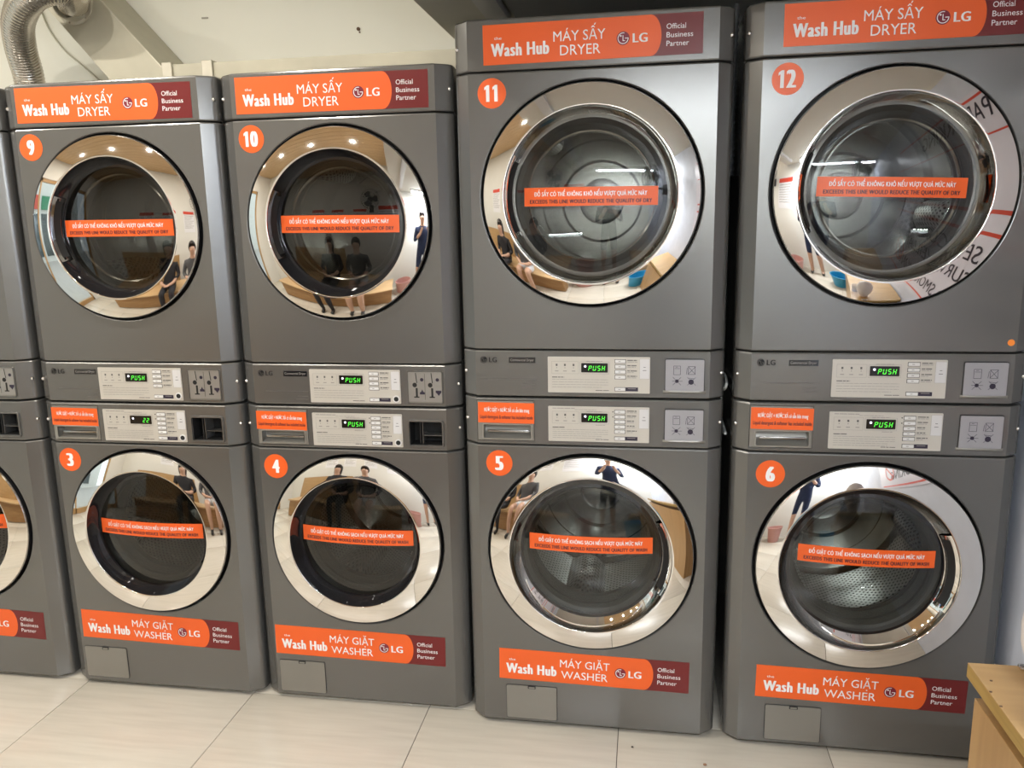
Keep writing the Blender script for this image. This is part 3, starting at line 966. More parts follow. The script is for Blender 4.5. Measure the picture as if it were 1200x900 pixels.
def machine(t, dryer, x, y, num, label, group, ban, numpos, msg, lift, tilt, flap=None):
    name = 'tumble_dryer' if dryer else 'washing_machine'
    z = t.z
    base = z[2] if dryer else FZ
    root = thing(name, label, 'dryer' if dryer else 'washer', (x, y, base), group)
    sub = bpy.data.objects.new('tmp', None)
    off = -base
    d = t.dryer if dryer else t.washer
    kk = (t.key, dryer)
    def part(nm, me, loc=(0, 0, 0), rot=None, lab=None):
        return obj(nm, me, root, (loc[0], loc[1], loc[2] + off), rot, lab)
    g = 0.0016
    # cabinet behind the front shells
    ztop, zbot = (z[5] - 0.004, z[2] + 0.003) if dryer else (z[2] - 0.003, 0.004)
    def cab(b):
        bw = t.b - 0.003
        yf, yb = FD - 0.012, t.back
        b.box(-bw, -bw + 0.002, yf, yb, zbot, ztop, GREY)
        b.box(bw - 0.002, bw, yf, yb, zbot, ztop, GREY)
        b.box(-bw, bw, yb - 0.002, yb, zbot, ztop, GREY)
        b.box(-bw, bw, yf, yb, ztop - 0.002, ztop, GREY)
        b.box(-bw, bw, yf, yb, zbot, zbot + 0.002, GREY)
    part('cabinet', cached(('cabinet',) + kk, cab, None))
    if dryer:
        zf0, zf1 = z[3] + g, z[4] - g
        bz0, bz1 = z[2] + g + 0.001, z[3] - g
        rects = []
    else:
        zf0, zf1 = z[0], z[1] - g
        bz0, bz1 = z[1] + g, z[2] - g - 0.001
        if t is A:
            rects = [(0.186, 0.285, 0.858, 0.929, 0.055, BLACK, BLACK), (-0.2975, -0.1345, 0.8485, 0.9605, 0.03, DARKGAP, DARKGAP)]
        else:
            rects = [(-0.3235, -0.1585, 0.890, 1.0075, 0.03, DARKGAP, DARKGAP)]
    part('front_panel', cached(('front_panel',) + kk, lambda b: shell(b, t, zf0, zf1, hole=(d['zc'], d['ro'] + 0.0105)), 25))
    part('control_band', cached(('control_band',) + kk, lambda b: shell(b, t, bz0, bz1, rects=rects), 25))
    if dryer:
        part('top_cap', cached(('top_cap',) + kk, lambda b: shell(b, t, z[4] + g, z[5], etop=0.006), 25))
    else:
        ft = cached('foot', lambda b: b.add(*cyl((0, 0, -0.012), (0, 0, 0.006), 0.022), DARKGAP), 40)
        for sx in (-1, 1):
            for yy in (0.09, t.back - 0.07):
                part('foot', ft, (sx * (t.b - 0.07), yy, 0))
    # door
    wallm = CHROME if t is B else BLACKG
    dr = part('door', cached(('door',) + kk, lambda b: door_ring(b, d, wallm), 40), (0, 0, d['zc']))
    smoked = (t is A)
    obj('door_glass', cached(('door_glass',) + kk, lambda b: door_glass(b, d, smoked, dryer)), dr)
    obj('door_handle', cached(('door_handle',) + kk, lambda b: handle_geo(b, d, -1 if dryer else 1, CHROME if t is B else mat('dark_chrome', (0.25, 0.25, 0.26), 0.12, 1.0))), dr)
    if dryer:
        obj('inner_window', cached(('inner_window', t.key), lambda b: pane_geo(b, d)), dr)
    else:
        obj('glass_bowl', cached(('glass_bowl', t.key), lambda b: bowl_geo(b, d)), dr)
    wz = {('A', 1): 1.509, ('A', 0): 0.558, ('B', 1): 1.568, ('B', 0): 0.585}[(t.key, 1 if dryer else 0)]
    wz += tilt[1]
    ws = obj('warning_sticker', warn_sticker('dryer' if dryer else 'washer', tilt[0]), dr, (0, 0, wz - d['zc']))
    dm = part('drum', cached(('drum',) + kk, lambda b: drum_geo(b, d, dryer, t), 30), (0, 0, d['zc']))
    for q in range(3):
        obj('drum_lifter', cached(('drum_lifter', t.key), lambda b: lifter_geo(b, t), 50), dm, (0, 0, 0), (0, lift + q * 2 * pi / 3, 0))
    # controls
    assemble_controls(t, rootproxy(root, off), dryer, t is A, msg)
    # stickers
    part('banner', banner('dryer' if dryer else 'washer'), (ban[0], -0.0003, ban[1]), (0, -radians(ban[2]), 0))
    if num:
        part('number_sticker', number_sticker(num), (numpos[0], -0.0003, numpos[1]))
    # screws
    for s_ in (-1, 1):
        screw(rootproxy(root, off), t, (bz0 + bz1) / 2 + 0.004, s_)
        if dryer:
            screw(rootproxy(root, off), t, (z[4] + z[5]) / 2 - 0.002, s_)
    if dryer:
        lx = -0.273 if t is A else -0.300
        lz = 1.0705 if t is A else 1.1245
        def lg(b):
            emblem(b, 0, 0, 0.0098, -0.0012, BLACKM, GREY)
            b.text('LG', 0.0150, 0.0375, -0.0068, 0.0072, -0.0012, BLACKM, 0.06)
            b.box(0.072, 0.147, -0.0006, 0, -0.0085, 0.0075, BLACKG)
            b.text('Commercial Dryer', 0.076, 0.143, -0.0035, 0.0035, -0.0010, INK2)
            b.box(0.010, 0.148, -0.0006, 0, -0.0555, -0.0540, INK)
            b.text('Multi program', 0.112, 0.146, -0.0710, -0.0680, -0.0006, INK) if False else None
            b.box(0.112, 0.146, -0.0006, 0, -0.0700, -0.0685, INK)
            b.box(0.108, 0.146, -0.0006, 0, -0.0800, -0.0785, INK)
        part('nameplate', cached('nameplate', lg, None), (lx, 0, lz))
        if t is A:
            part('coin_plate', cached('coin_plate', coinplate_geo), (0.1885, 0, 0.9905))
        else:
            part('cover_plate', cached('cover_plate', cover_geo), (0.2055, 0, 1.0430))
    else:
        dw = part('detergent_drawer', cached(('detergent_drawer', t.key), lambda b: drawer_geo(b, t)))
        if t is A:
            obj('drawer_sticker', drawer_sticker(t), dw, (-0.2995, -0.0018, 0.8965), (0, radians(0.6), 0))
            def ch(b):
                frame(b, 0.179, 0.292, 0.851, 0.936, 0.006, -0.0055, 0, GREY)
                b.box(0.216, 0.2185, 0.004, 0.054, 0.860, 0.928, DARKGAP)
                b.box(0.224, 0.2255, 0.004, 0.054, 0.860, 0.928, GREY)
                b.box(0.2265, 0.284, 0.010, 0.054, 0.884, 0.886, GREY)
            part('coin_box_opening', cached('coin_box_opening', ch))
        else:
            obj('drawer_sticker', drawer_sticker(t), dw, (-0.3205, -0.0018, 0.9425), (0, radians(0.5), 0))
            part('cover_plate', cached('cover_plate', cover_geo), (0.2065, 0, 0.9030))
        part('drain_flap', cached('drain_flap', flap_geo), (flap[0], 0, flap[1]))
    return root

class Proxy: pass
_proxies = {}
def rootproxy(root, off):
    """an offset holder folded away: parts parented straight to the machine, z shifted"""
    p = Proxy(); p.root = root; p.off = off
    return p
_obj0 = obj
def obj(name, me, parent=None, loc=None, rot=None, label=None):
    if isinstance(parent, Proxy):
        l = loc or (0, 0, 0)
        return _obj0(name, me, parent.root, (l[0], l[1], l[2] + parent.off), rot, label)
    return _obj0(name, me, parent, loc, rot, label)

def cyl(p0, p1, r, n=20):
    v = []
    for p in (p0, p1):
        v += [(p[0] + r * cos(2 * pi * i / n), p[1] + r * sin(2 * pi * i / n), p[2]) for i in range(n)]
    return v, [(i, (i + 1) % n, n + (i + 1) % n, n + i) for i in range(n)] + [tuple(range(n - 1, -1, -1)), tuple(range(n, 2 * n))]

WG, DG = 'grey front loading washers of the bottom row', 'grey tumble dryers stacked on the washers'
S = {2: (A, -1.405, -0.006), 3: (A, -0.696, -0.007), 4: (A, 0.0, 0.0), 5: (B, 0.725, -0.042), 6: (B, 1.480, -0.050)}
W = [(2, '', 'grey front-loading washer cut off by the left edge of the photo', (-0.290, 0.150, -1.3), (-0.255, 0.780), 'PUSH', 0.3, (-0.015, 0.0)),
     (3, '3', 'grey front-loading washer with orange number 3 sticker, display showing 22', (-0.2885, 0.1600, -1.2), (-0.255, 0.781), '22', 1.2, (-0.018, -0.003)),
     (4, '4', 'grey front-loading washer with orange number 4 sticker', (-0.2955, 0.1460, -0.8), (-0.248, 0.778), 'PUSH', 0.5, (-0.016, 0.002)),
     (5, '5', 'large grey front-loading washer with orange number 5 sticker', (-0.2765, 0.1405, -0.8), (-0.262, 0.822), 'PUSH', 0.15, (0.0, 0.0)),
     (6, '6', 'large grey front-loading washer with orange number 6 sticker, rightmost, behind the wooden table', (-0.279, 0.1465, -0.9), (-0.263, 0.816), 'PUSH', 0.62, (-0.014, 0.002))]
flaps = {2: (-0.288, 0.018), 3: (-0.288, 0.018), 4: (-0.286, 0.015), 5: (-0.2545, 0.012), 6: (-0.2485, 0.014)}
for n, num, lab, ban, npos, msg, lift, tilt in W:
    t, x, y = S[n]
    machine(t, False, x, y, num, lab, WG, ban, npos, msg, lift, tilt, flaps[n])
D = [(2, '', 'grey tumble dryer at the left edge of the photo, only its right edge in view', (-0.284, 1.820, 0), (-0.25, 1.751), 'PUSH', 0.3, (0, 0)),
     (3, '9', 'grey tumble dryer numbered 9, below the foil hose and slanted duct', (-0.2865, 1.8215, -0.5), (-0.253, 1.751), 'PUSH', 0.9, (-0.006, 0.001)),
     (4, '10', 'grey tumble dryer numbered 10, cream wall above it', (-0.2845, 1.8210, -0.3), (-0.246, 1.752), 'PUSH', 0.4, (-0.012, 0.0)),
     (5, '11', 'large grey tumble dryer with orange number 11 sticker', (-0.2805, 1.9105, 0.3), (-0.260, 1.840), 'PUSH', 0.35, (-0.009, 0.0)),
     (6, '12', 'large grey tumble dryer with orange number 12 sticker and a small orange dot', (-0.277, 1.9165, 0.2), (-0.263, 1.841), 'PUSH', 0.8, (-0.036, 0.004))]
for n, num, lab, ban, npos, msg, lift, tilt in D:
    t, x, y = S[n]
    r = machine(t, True, x, y, num, lab, DG, ban, npos, msg, lift, tilt)
    if num == '12':
        build('dot_sticker', lambda b: b.disc(0.31, 1.1805 - t.z[2], 0.0085, -0.0005, 0, DOT, 24), r, smooth=None, label='small round orange sticker')

# ------------------------------------------------------------------ ducts and hoses behind the machines
def duct(b, P, y0, y1, m_):
    """box whose front outline P is in (x,z)"""
    b.prism(P, y0, y1, m_)
tr = thing('exhaust_duct', 'galvanised sheet metal duct, horizontal trunk with a branch slanting up left along the cream wall', 'duct', (-0.5, 0.82, 1.86))
def dl(nm, fn, lab=None, smooth=None):
    return build(nm, fn, tr, (0.5, -0.82, -1.86), smooth=smooth, label=lab)
dl('trunk', lambda b: b.box(-0.90, 0.62, 0.70, 0.945, 1.86, 2.110, GALV))
def incl(b):
    # axis direction up-left
    sl = 1.106
    def L1(z): return -1.157 - (z - 2.078) / 1.17
    def L2(z): return -0.925 - (z - 2.100) / sl
    b.prism([(L1(1.90), 1.90), (L2(1.90), 1.90), (L2(2.72), 2.72), (L1(2.72), 2.72)], 0.70, 0.945, GALV)
dl('slanted_branch', incl)
def incl_edge(b):
    sl = 1.106
    def L2(z): return -0.925 - (z - 2.100) / sl
    b.prism([(L2(2.07) - 0.004, 2.07), (L2(2.07) + 0.002, 2.07), (L2(2.72) + 0.002, 2.72), (L2(2.72) - 0.004, 2.72)], 0.697, 0.703, GALV2)
dl('seam', incl_edge)
for x0, x1 in ((-0.925, -0.885), (-0.765, -0.722)):
    dl('flange', lambda b: b.bbox(x0, x1, 0.690, 0.950, 1.85, 2.118, 0.003, GALV2))
def collar(b):
    b.lathe([(0.076, 0.0), (0.076, -0.006), (0.066, -0.008), (0.064, -0.045), (0.060, -0.046), (0.058, -0.01)], GALV2, n=40)
CX, CZ = -1.262, 2.345
build('hose_collar', collar, tr, (CX + 0.5, 0.70 - 0.82, CZ - 1.86))
build('rivet', lambda b: [b.disc(0.071 * cos(a), 0.071 * sin(a), 0.004, -0.010, 0, SCREW, 8) for a in (0.5, 1.9, 3.6, 4.4, 5.4)], tr, (CX + 0.5, 0.70 - 0.82, CZ - 1.86), smooth=None)

def spline(P, n):
    P = [Vector(p) for p in P]
    out = []
    for i in range(len(P) - 1):
        p0, p1, p2, p3 = P[max(i - 1, 0)], P[i], P[i + 1], P[min(i + 2, len(P) - 1)]
        for k in range(n):
            t = k / n
            out.append(0.5 * ((2 * p1) + (-p0 + p2) * t + (2 * p0 - 5 * p1 + 4 * p2 - p3) * t * t + (-p0 + 3 * p1 - 3 * p2 + p3) * t ** 3))
    out.append(P[-1])
    return out
def ray(px, py, y):
    v = _right * ((px - 600) / FPX) + _up * ((450 - py) / FPX) + _fw
    return Vector((0.877, -2.266, 1.496)) + v * ((y + 2.266) / v.y)
hp = [ray(38, 200, 0.74), ray(37, 130, 0.74), ray(34, 92, 0.73), ray(24, 55, 0.66), ray(22, 22, 0.57), ray(38, -6, 0.47), ray(68, -14, 0.50), ray(83, -4, 0.60), Vector((CX, 0.690, CZ))]
hs = spline(hp, 40)
def hose(b):
    b.tube(hs, 0.055, FOIL, n=28, rf=lambda i: 0.0545 + (0.0013 if i % 4 < 2 else -0.0012))
tag(build('foil_hose', hose, smooth=50), 'ribbed silver foil exhaust hose curving up from behind dryer 9 into the duct', 'hose')
def thin(name, pts, r, m_, lab, cat, n=8):
    o = build(name, lambda b: b.tube(spline(pts, 8), r, m_, n=n), smooth=60)
    return tag(o, lab, cat)
CABW = mat('white_cable', (0.75, 0.75, 0.72), 0.4)
CABG = mat('grey_cable', (0.50, 0.48, 0.38), 0.5)
thin('wall_cable', [ray(48, 12, 0.953), ray(58, 35, 0.953), ray(75, 58, 0.953), ray(96, 76, 0.953), ray(120, 97, 0.953)], 0.0035, CABG, 'thin pale cable hanging in a curve on the cream wall beside the slanted duct', 'cable')
thin('white_cable', [(1.1025, 0.34, 0.99), (1.099, 0.10, 1.020), (1.1025, 0.05, 1.045), (1.108, 0.16, 1.05), (1.1085, 0.30, 1.04)], 0.0042, CABW, 'white cable looping in the dark gap between the control bands of the two right stacks', 'cable')
thin('white_cable', [(1.1025, 0.34, 0.86), (1.1025, 0.10, 0.895), (1.1035, 0.05, 0.903), (1.106, 0.2, 0.905)], 0.0042, CABW, 'lower white cable in the dark gap between washers 5 and 6', 'cable')
def ribbed(b):
    P = [(1.1045, 0.14 + 0.01 * sin(i * 0.05), 1.62 + i * 0.0045) for i in range(100)]
    b.tube(P, 0.009, mat('dark_grey_hose', (0.05, 0.055, 0.06), 0.4), n=10, rf=lambda i: 0.0092 if i % 4 < 2 else 0.0068)
tag(build('ribbed_hose', ribbed, smooth=50), 'dark ribbed drain hose in the gap between dryers 11 and 12', 'hose')
nl = ray(420, 34, 0.957)
tag(build('wall_nail', lambda b: (b.disc(0, 0, 0.007, -0.003, 0.0025, mat('rust_brown', (0.12, 0.06, 0.03), 0.7), 10), b.disc(0.004, -0.012, 0.003, -0.001, 0.0025, MATS['rust_brown'], 8)), loc=nl, smooth=None), 'small rusty nail in the cream wall above dryer 10', 'nail')
nl = ray(240, 21, 0.957)
tag(build('wall_nail', lambda b: b.prism(rrect(-0.014, 0.014, -0.003, 0.003, 0.002, 2), -0.001, 0.0025, mat('grey_mark', (0.40, 0.38, 0.32), 0.7)), loc=nl, smooth=None), 'faint grey filled nail hole in the cream wall above dryers 9 and 10', 'nail')

# ------------------------------------------------------------------ wooden table at the right
TX, TY, TZ = 1.462, -0.800, 0.70
tb = thing('side_table', 'pale oak laminate table with a boxed side panel at the bottom right corner', 'table', (TX, TY, FZ))
def tbp(nm, fn, **k):
    return build(nm, fn, tb, (-TX, -TY, -FZ), smooth=None, **k)
def top(b):
    b.box(TX, XR - 0.01, -2.1, TY, TZ - 0.002, TZ, WOODT)
    b.box(TX, XR - 0.01, -2.1, TY, TZ - 0.027, TZ - 0.002, WOODE)
tbp('tabletop', top)
tbp('side_panel', lambda b: b.bbox(TX + 0.012, TX + 0.030, -2.08, TY - 0.012, FZ, TZ - 0.062, 0.001, WOODV))
tbp('back_panel', lambda b: b.box(TX + 0.030, XR - 0.02, TY - 0.030, TY - 0.012, FZ, TZ - 0.062, WOODV))
tbp('upper_rail', lambda b: b.box(TX + 0.045, XR - 0.02, -2.07, TY - 0.035, TZ - 0.075, TZ - 0.027, mat('dark_brown', (0.16, 0.09, 0.035), 0.6)))  # set-back rail, a darker brown than the oak panels
rnd = random.Random(5)
tbp('crumb', lambda b: [b.bbox(p.x - 0.002, p.x + 0.002, p.y - 0.0015, p.y + 0.0015, TZ - 0.0005, TZ + 0.0015, 0.0003, mat('dark_crumb', (0.12, 0.07, 0.04), 0.7)) for p in [
    (lambda v: Vector((0.877, -2.266, 1.496)) + v * ((TZ - 1.496) / v.z))(_right * ((px - 600) / FPX) + _up * ((450 - py) / FPX) + _fw) for px, py in ((1161.5, 798), (1161, 811), (1173, 828))]])
tag(build('white_bag', lambda b: b.lathe([(0.001, 0.225), (0.020, 0.22), (0.044, 0.200), (0.060, 0.16), (0.064, 0.125), (0.062, 0.09), (0.052, 0.055), (0.030, 0.004), (0.001, 0.001)], mat('white_cotton', (0.78, 0.74, 0.72), 0.8), n=28), loc=(1.566, -0.905, TZ), rot=(pi / 2, 0, 0)), 'white cotton wash bag standing on the wooden table, cut by the right edge', 'bag')
bpy.data.objects['white_bag'].scale = (1, 1, 1)
tag(build('glass_tumbler', lambda b: b.lathe([(0.001, 0.003), (0.026, 0.003), (0.031, 0.100), (0.033, 0.100), (0.028, 0.0), (0.001, 0.0)], glass_mat('grey_tumbler_plastic', (0.80, 0.82, 0.86), 1.5), n=28), loc=(1.504, -1.005, TZ + 0.0005), rot=(pi / 2, 0, 0)), 'clear tumbler on the wooden table at the right edge of the photo', 'glass')
tag(build('metal_clip', lambda b: b.bbox(-0.020, 0.030, -0.008, 0.008, 0, 0.008, 0.003, SCREW), loc=(1.562, -0.812, TZ)), 'small shiny metal clip at the back edge of the wooden table', 'clip')

# litter specks on the floor
for px, py, lab, m_, s_ in ((741, 876, 'small dark crumb on the floor tile before washer 5', (0.06, 0.05, 0.04), 0.0035), (826, 897, 'small brown pebble on the floor tile between washers 5 and 6', (0.30, 0.17, 0.10), 0.005)):
    v = _right * ((px - 600) / FPX) + _up * ((450 - py) / FPX) + _fw
    p = Vector((0.877, -2.266, 1.496)) + v * ((FZ - 1.496) / v.z)
    def sp(b):
        bm = bmesh.new()
        bmesh.ops.create_icosphere(bm, subdivisions=1, radius=s_)
        bm.verts.index_update()
        b.add([(q.co.x * 1.2, q.co.y, (q.co.z + s_) * 0.6) for q in bm.verts], [[q.index for q in f.verts] for f in bm.faces], mat('speck_%g' % s_, m_, 0.8))
        bm.free()
    tag(build('floor_crumb', sp, loc=p), lab, 'crumb')

# ------------------------------------------------------------------ light fittings
TUBE = mat('tube_lamp', (0.9, 0.95, 1.0), 0.5, emit=(0.86, 0.93, 1.0), estr=30)
WARM = mat('warm_lamp', (1.0, 0.95, 0.85), 0.5, emit=(1.0, 0.90, 0.74), estr=7)
SPOT = mat('spot_lamp', (1.0, 0.95, 0.85), 0.5, emit=(1.0, 0.90, 0.74), estr=24)
WHP = mat('white_powder_coat', (0.8, 0.8, 0.78), 0.4)
def tube_lamp(loc, rot, lab):
    o = thing('tube_lamp', lab, 'lamp', loc, rot=rot)
    build('lamp_body', lambda b: b.bbox(-0.62, 0.62, -0.03, 0.03, 0.0, 0.035, 0.004, WHP), o)
    def tb_(b):
        b.tube([(-0.595 + 1.19 * i / 10, 0, -0.018) for i in range(11)], 0.013, TUBE, n=14)
    build('tube', tb_, o)
    build('lamp_end', lambda b: (b.bbox(-0.615, -0.590, -0.018, 0.018, -0.034, 0.002, 0.002, WHP), b.bbox(0.590, 0.615, -0.018, 0.018, -0.034, 0.002, 0.002, WHP)), o)
    return o
tube_lamp((1.25, -2.58, 2.165), None, 'fluorescent tube lamp under the lowered soffit, seen reflected in dryer 11')
dring = cached('trim_ring', lambda b: b.add(*cyl((0, 0, -0.012), (0, 0, 0.018), 0.042), WHP), 40)
sm = cached('lamp_lens', lambda b: b.add(*cyl((0, 0, -0.014), (0, 0, -0.012), 0.026), SPOT), 40)
ORD = ['first', 'second', 'third', 'fourth']
for i, (x, y) in enumerate(DOWN):
    o = thing('downlight', 'round white downlight, %s from the window in the ceiling row nearer the %s' % (ORD[i % 4], 'machines' if i < 4 else 'bench'), 'lamp', (x, y, CEIL - 0.02), 'downlights in the ceiling')
    obj('trim_ring', dring, o)
    obj('lamp_lens', sm, o)

# ------------------------------------------------------------------ what the doors mirror: the room behind the photographer
bench = thing('bench', 'long brown wooden bench against the white wall, mirrored in the left doors', 'bench', (-1.1, -2.25, FZ))
build('seat', lambda b: b.bbox(-1.35, 1.25, -0.40, 0.26, 0.375, 0.405, 0.004, WOODC), bench)
build('front_board', lambda b: b.box(-1.33, 1.23, 0.16, 0.18, 0.012, 0.375, WOODB), bench, smooth=None)
for x in (-1.32, 0.0, 1.22):
    build('leg', lambda b: b.box(x - 0.02, x + 0.02, -0.20, 0.16, 0.0, 0.375, WOODB), bench, smooth=None)
build('wood_panelling', lambda b: b.box(-1.35, 0.2, -0.398, -0.378, 0.406, 1.00, WOODT), bench, smooth=None)
POST = mat('poster_white', (0.80, 0.80, 0.82), 0.35)
RED = mat('poster_red', (0.65, 0.06, 0.03), 0.35)
LILAC = mat('lilac_white_board', (0.74, 0.73, 0.83), 0.25)
def poster(x, z, w, h, lab, header=True):
    def g(b):
        b.box(-w / 2, w / 2, 0, 0.003, 0, h, POST)
        def q(x0, x1, z0, z1, m_):
            b.add([(x0, 0.0036, z0), (x0, 0.0036, z1), (x1, 0.0036, z1), (x1, 0.0036, z0)], [(0, 1, 2, 3)], m_)
        q(-w / 2 + 0.01, w / 2 - 0.01, h * 0.84, h - 0.01, RED)
        for i in range(8):
            q(-w / 2 + 0.03, w / 2 - 0.03 - 0.04 * (i % 3), h * (0.76 - 0.08 * i), h * (0.78 - 0.08 * i), INK2)
    tag(build('poster', g, loc=(x, YF + 0.001, z), smooth=None), lab, 'poster')
poster(-1.75, 1.35, 0.42, 0.55, 'paper notice with a red heading nearest the window')
poster(-1.15, 1.40, 0.36, 0.48, 'paper notice with a red heading above the left seated person')
poster(-0.55, 1.40, 0.36, 0.48, 'paper notice with a red heading above the right seated person')
poster(0.15, 1.30, 0.50, 0.65, 'large paper notice with a red heading above the end of the bench')
# sign board on the right wall, mirrored in doors 12 and 6
def board(b):
    b.box(0, 0.004, -0.60, 0.60, 0, 1.10, LILAC)
    def q(y0, y1, z0, z1, m_=RED):
        b.add([(-0.0006, y0, z0), (-0.0006, y0, z1), (-0.0006, y1, z1), (-0.0006, y1, z0)], [(0, 1, 2, 3)], m_)
    q(-0.54, 0.59, 1.06, 1.075); q(-0.54, 0.54, 0.60, 0.615); q(-0.54, 0.54, 0.52, 0.535); q(-0.54, 0.54, 0.02, 0.035); q(-0.54, 0.54, 0.88, 0.888)
    def tx(s_, y0, w, z0, h):
        V, F, w_, cap = text_geo(s_, 0.02)
        b.add([(-0.0012 - 0.0001 * ly, y0 - a * w / w_, z0 + c * h / cap) for a, c, ly in V], [tuple(reversed(f)) for f in F], NAVY_P)
    tx('SECURITY', 0.45, 0.60, 0.40, 0.075)
    tx('SURVEILLANCE', 0.45, 0.85, 0.28, 0.075)
    tx('NO SMOKING', 0.45, 0.75, 0.10, 0.09)
    tx('PARKING', 0.45, 0.50, 0.95, 0.09)
    N = 28
    v, f = [], []
    for i in range(N + 1):
        a = 2 * pi * i / N
        for r in (0.085, 0.105):
            v.append((-0.0016, -0.32 + r * cos(a), 0.20 + r * sin(a)))
        if i < N:
            f.append((2 * i, 2 * i + 1, 2 * i + 3, 2 * i + 2))
    b.add(v, f, RED)
    b.add([(-0.0016, -0.32 + 0.07, 0.20 - 0.085), (-0.0016, -0.32 + 0.085, 0.20 - 0.07), (-0.0016, -0.32 - 0.07, 0.20 + 0.085), (-0.0016, -0.32 - 0.085, 0.20 + 0.07)], [(0, 1, 2, 3)], RED)
tag(build('sign_board', board, loc=(XR - 0.006, -0.67, 0.88), smooth=None), 'lilac white notice board with red rules and navy lettering on the right wall', 'sign')

# laundry baskets and tubs at the photographer's feet
PINK = mat('pink_plastic', (0.60, 0.33, 0.30), 0.45)
BLUE = mat('blue_plastic', (0.02, 0.27, 0.48), 0.35)
CARD = mat('cardboard', (0.36, 0.23, 0.12), 0.7)
def basket(loc, m_, lab, s_=1.0):
    o = thing('laundry_basket', lab, 'basket', loc, 'plastic laundry baskets on the floor')
    build('rim', lambda b: b.tube([(0.20 * s_ * cos(a), 0.20 * s_ * sin(a), 0.30) for a in [2 * pi * i / 32 for i in range(33)]], 0.010, m_, n=8), o)
    def wall(b):
        v, f = [], []
        for i in range(36):
            a = 2 * pi * i / 36
            for r, z in ((0.15 * s_, 0.0), (0.165 * s_, 0.10), (0.18 * s_, 0.20), (0.198 * s_, 0.30), (0.190 * s_, 0.30), (0.145 * s_, 0.012)):
                v.append((r * cos(a), r * sin(a), z))
        for i in range(36):
            j = (i + 1) % 36
            for k in range(5):
                f.append((i * 6 + k, j * 6 + k, j * 6 + k + 1, i * 6 + k + 1))
        f.append(tuple(i * 6 for i in range(35, -1, -1)))
        f.append(tuple(i * 6 + 5 for i in range(36)))
        b.add(v, f, m_)
    build('basket_wall', wall, o)
basket((0.42, -2.62, FZ), PINK, 'pink plastic laundry basket beside the end of the bench')
basket((0.42, -2.02 - 0.9, FZ + 0.0) if False else (1.42, -2.30, FZ), BLUE, 'blue plastic tub to the right of the standing person')
cb = thing('cardboard_box', 'brown cardboard box on the floor in the right corner behind the table', 'box', (1.63, -2.77, FZ))
build('carton', lambda b: b.bbox(-0.20, 0.20, -0.20, 0.20, 0, 0.40, 0.003, CARD), cb)

DKP = mat('dark_fan_plastic', (0.03, 0.03, 0.035), 0.4)
def wall_fan(loc, rz, lab, back):
    o = thing('wall_fan', lab, 'fan', loc, rot=(0, 0, rz))
    def cage(b):
        for k in range(24):
            a = 2 * pi * k / 24
            b.tube([(0.03 * cos(a), 0.075, 0.03 * sin(a)), (0.13 * cos(a), 0.07, 0.13 * sin(a)), (0.205 * cos(a), 0.0, 0.205 * sin(a)), (0.12 * cos(a), -0.06, 0.12 * sin(a)), (0.05 * cos(a), -0.07, 0.05 * sin(a))], 0.0022, DKP, n=5)
        for r, y in ((0.207, 0.0), (0.13, 0.071), (0.03, 0.077)):
            b.tube([(r * cos(2 * pi * k / 32), y, r * sin(2 * pi * k / 32)) for k in range(33)], 0.004, DKP, n=6)
    build('cage', cage, o)
    for q in range(3):
        def bl(b):
            P = []
            for k in range(7):
                t = k / 6
                r = 0.03 + 0.15 * t
                w = 0.20 + 0.35 * sin(pi * min(1, t * 0.8 + 0.1))
                for e in (-1, 1):
                    for dy in (0.0, 0.003):
                        P.append((r * cos(e * w), 0.012 * e + dy, r * sin(e * w)))
            f = []
            for k in range(6):
                a = k * 4
                f += [(a, a + 4, a + 6, a + 2), (a + 1, a + 3, a + 7, a + 5), (a, a + 1, a + 5, a + 4), (a + 2, a + 6, a + 7, a + 3)]
            b.add(P, f, mat('fan_blade_grey', (0.10, 0.11, 0.12), 0.35))
        build('blade', bl, o, rot=(0, q * 2 * pi / 3, 0))
    build('motor', lambda b: b.lathe([(0.001, -0.16), (0.045, -0.155), (0.055, -0.12), (0.055, -0.075), (0.030, -0.07), (0.026, 0.02), (0.001, 0.022)][::-1], DKP, n=24), o)
    build('bracket', lambda b: (b.tube([(0, -0.12, -0.03), (0, -0.15, -0.16), (0, -back + 0.01, -0.18)], 0.014, DKP, n=8), b.bbox(-0.05, 0.05, -back + 0.001, -back + 0.02, -0.27, -0.10, 0.004, DKP)), o)
wall_fan((1.54, -1.95, 1.90), radians(70), 'dark wall fan on the right wall above the wooden table', 0.33)
wall_fan((-0.25, -2.66, 2.05), 0, 'dark wall fan above the bench, mirrored in dryer 10', 0.33)

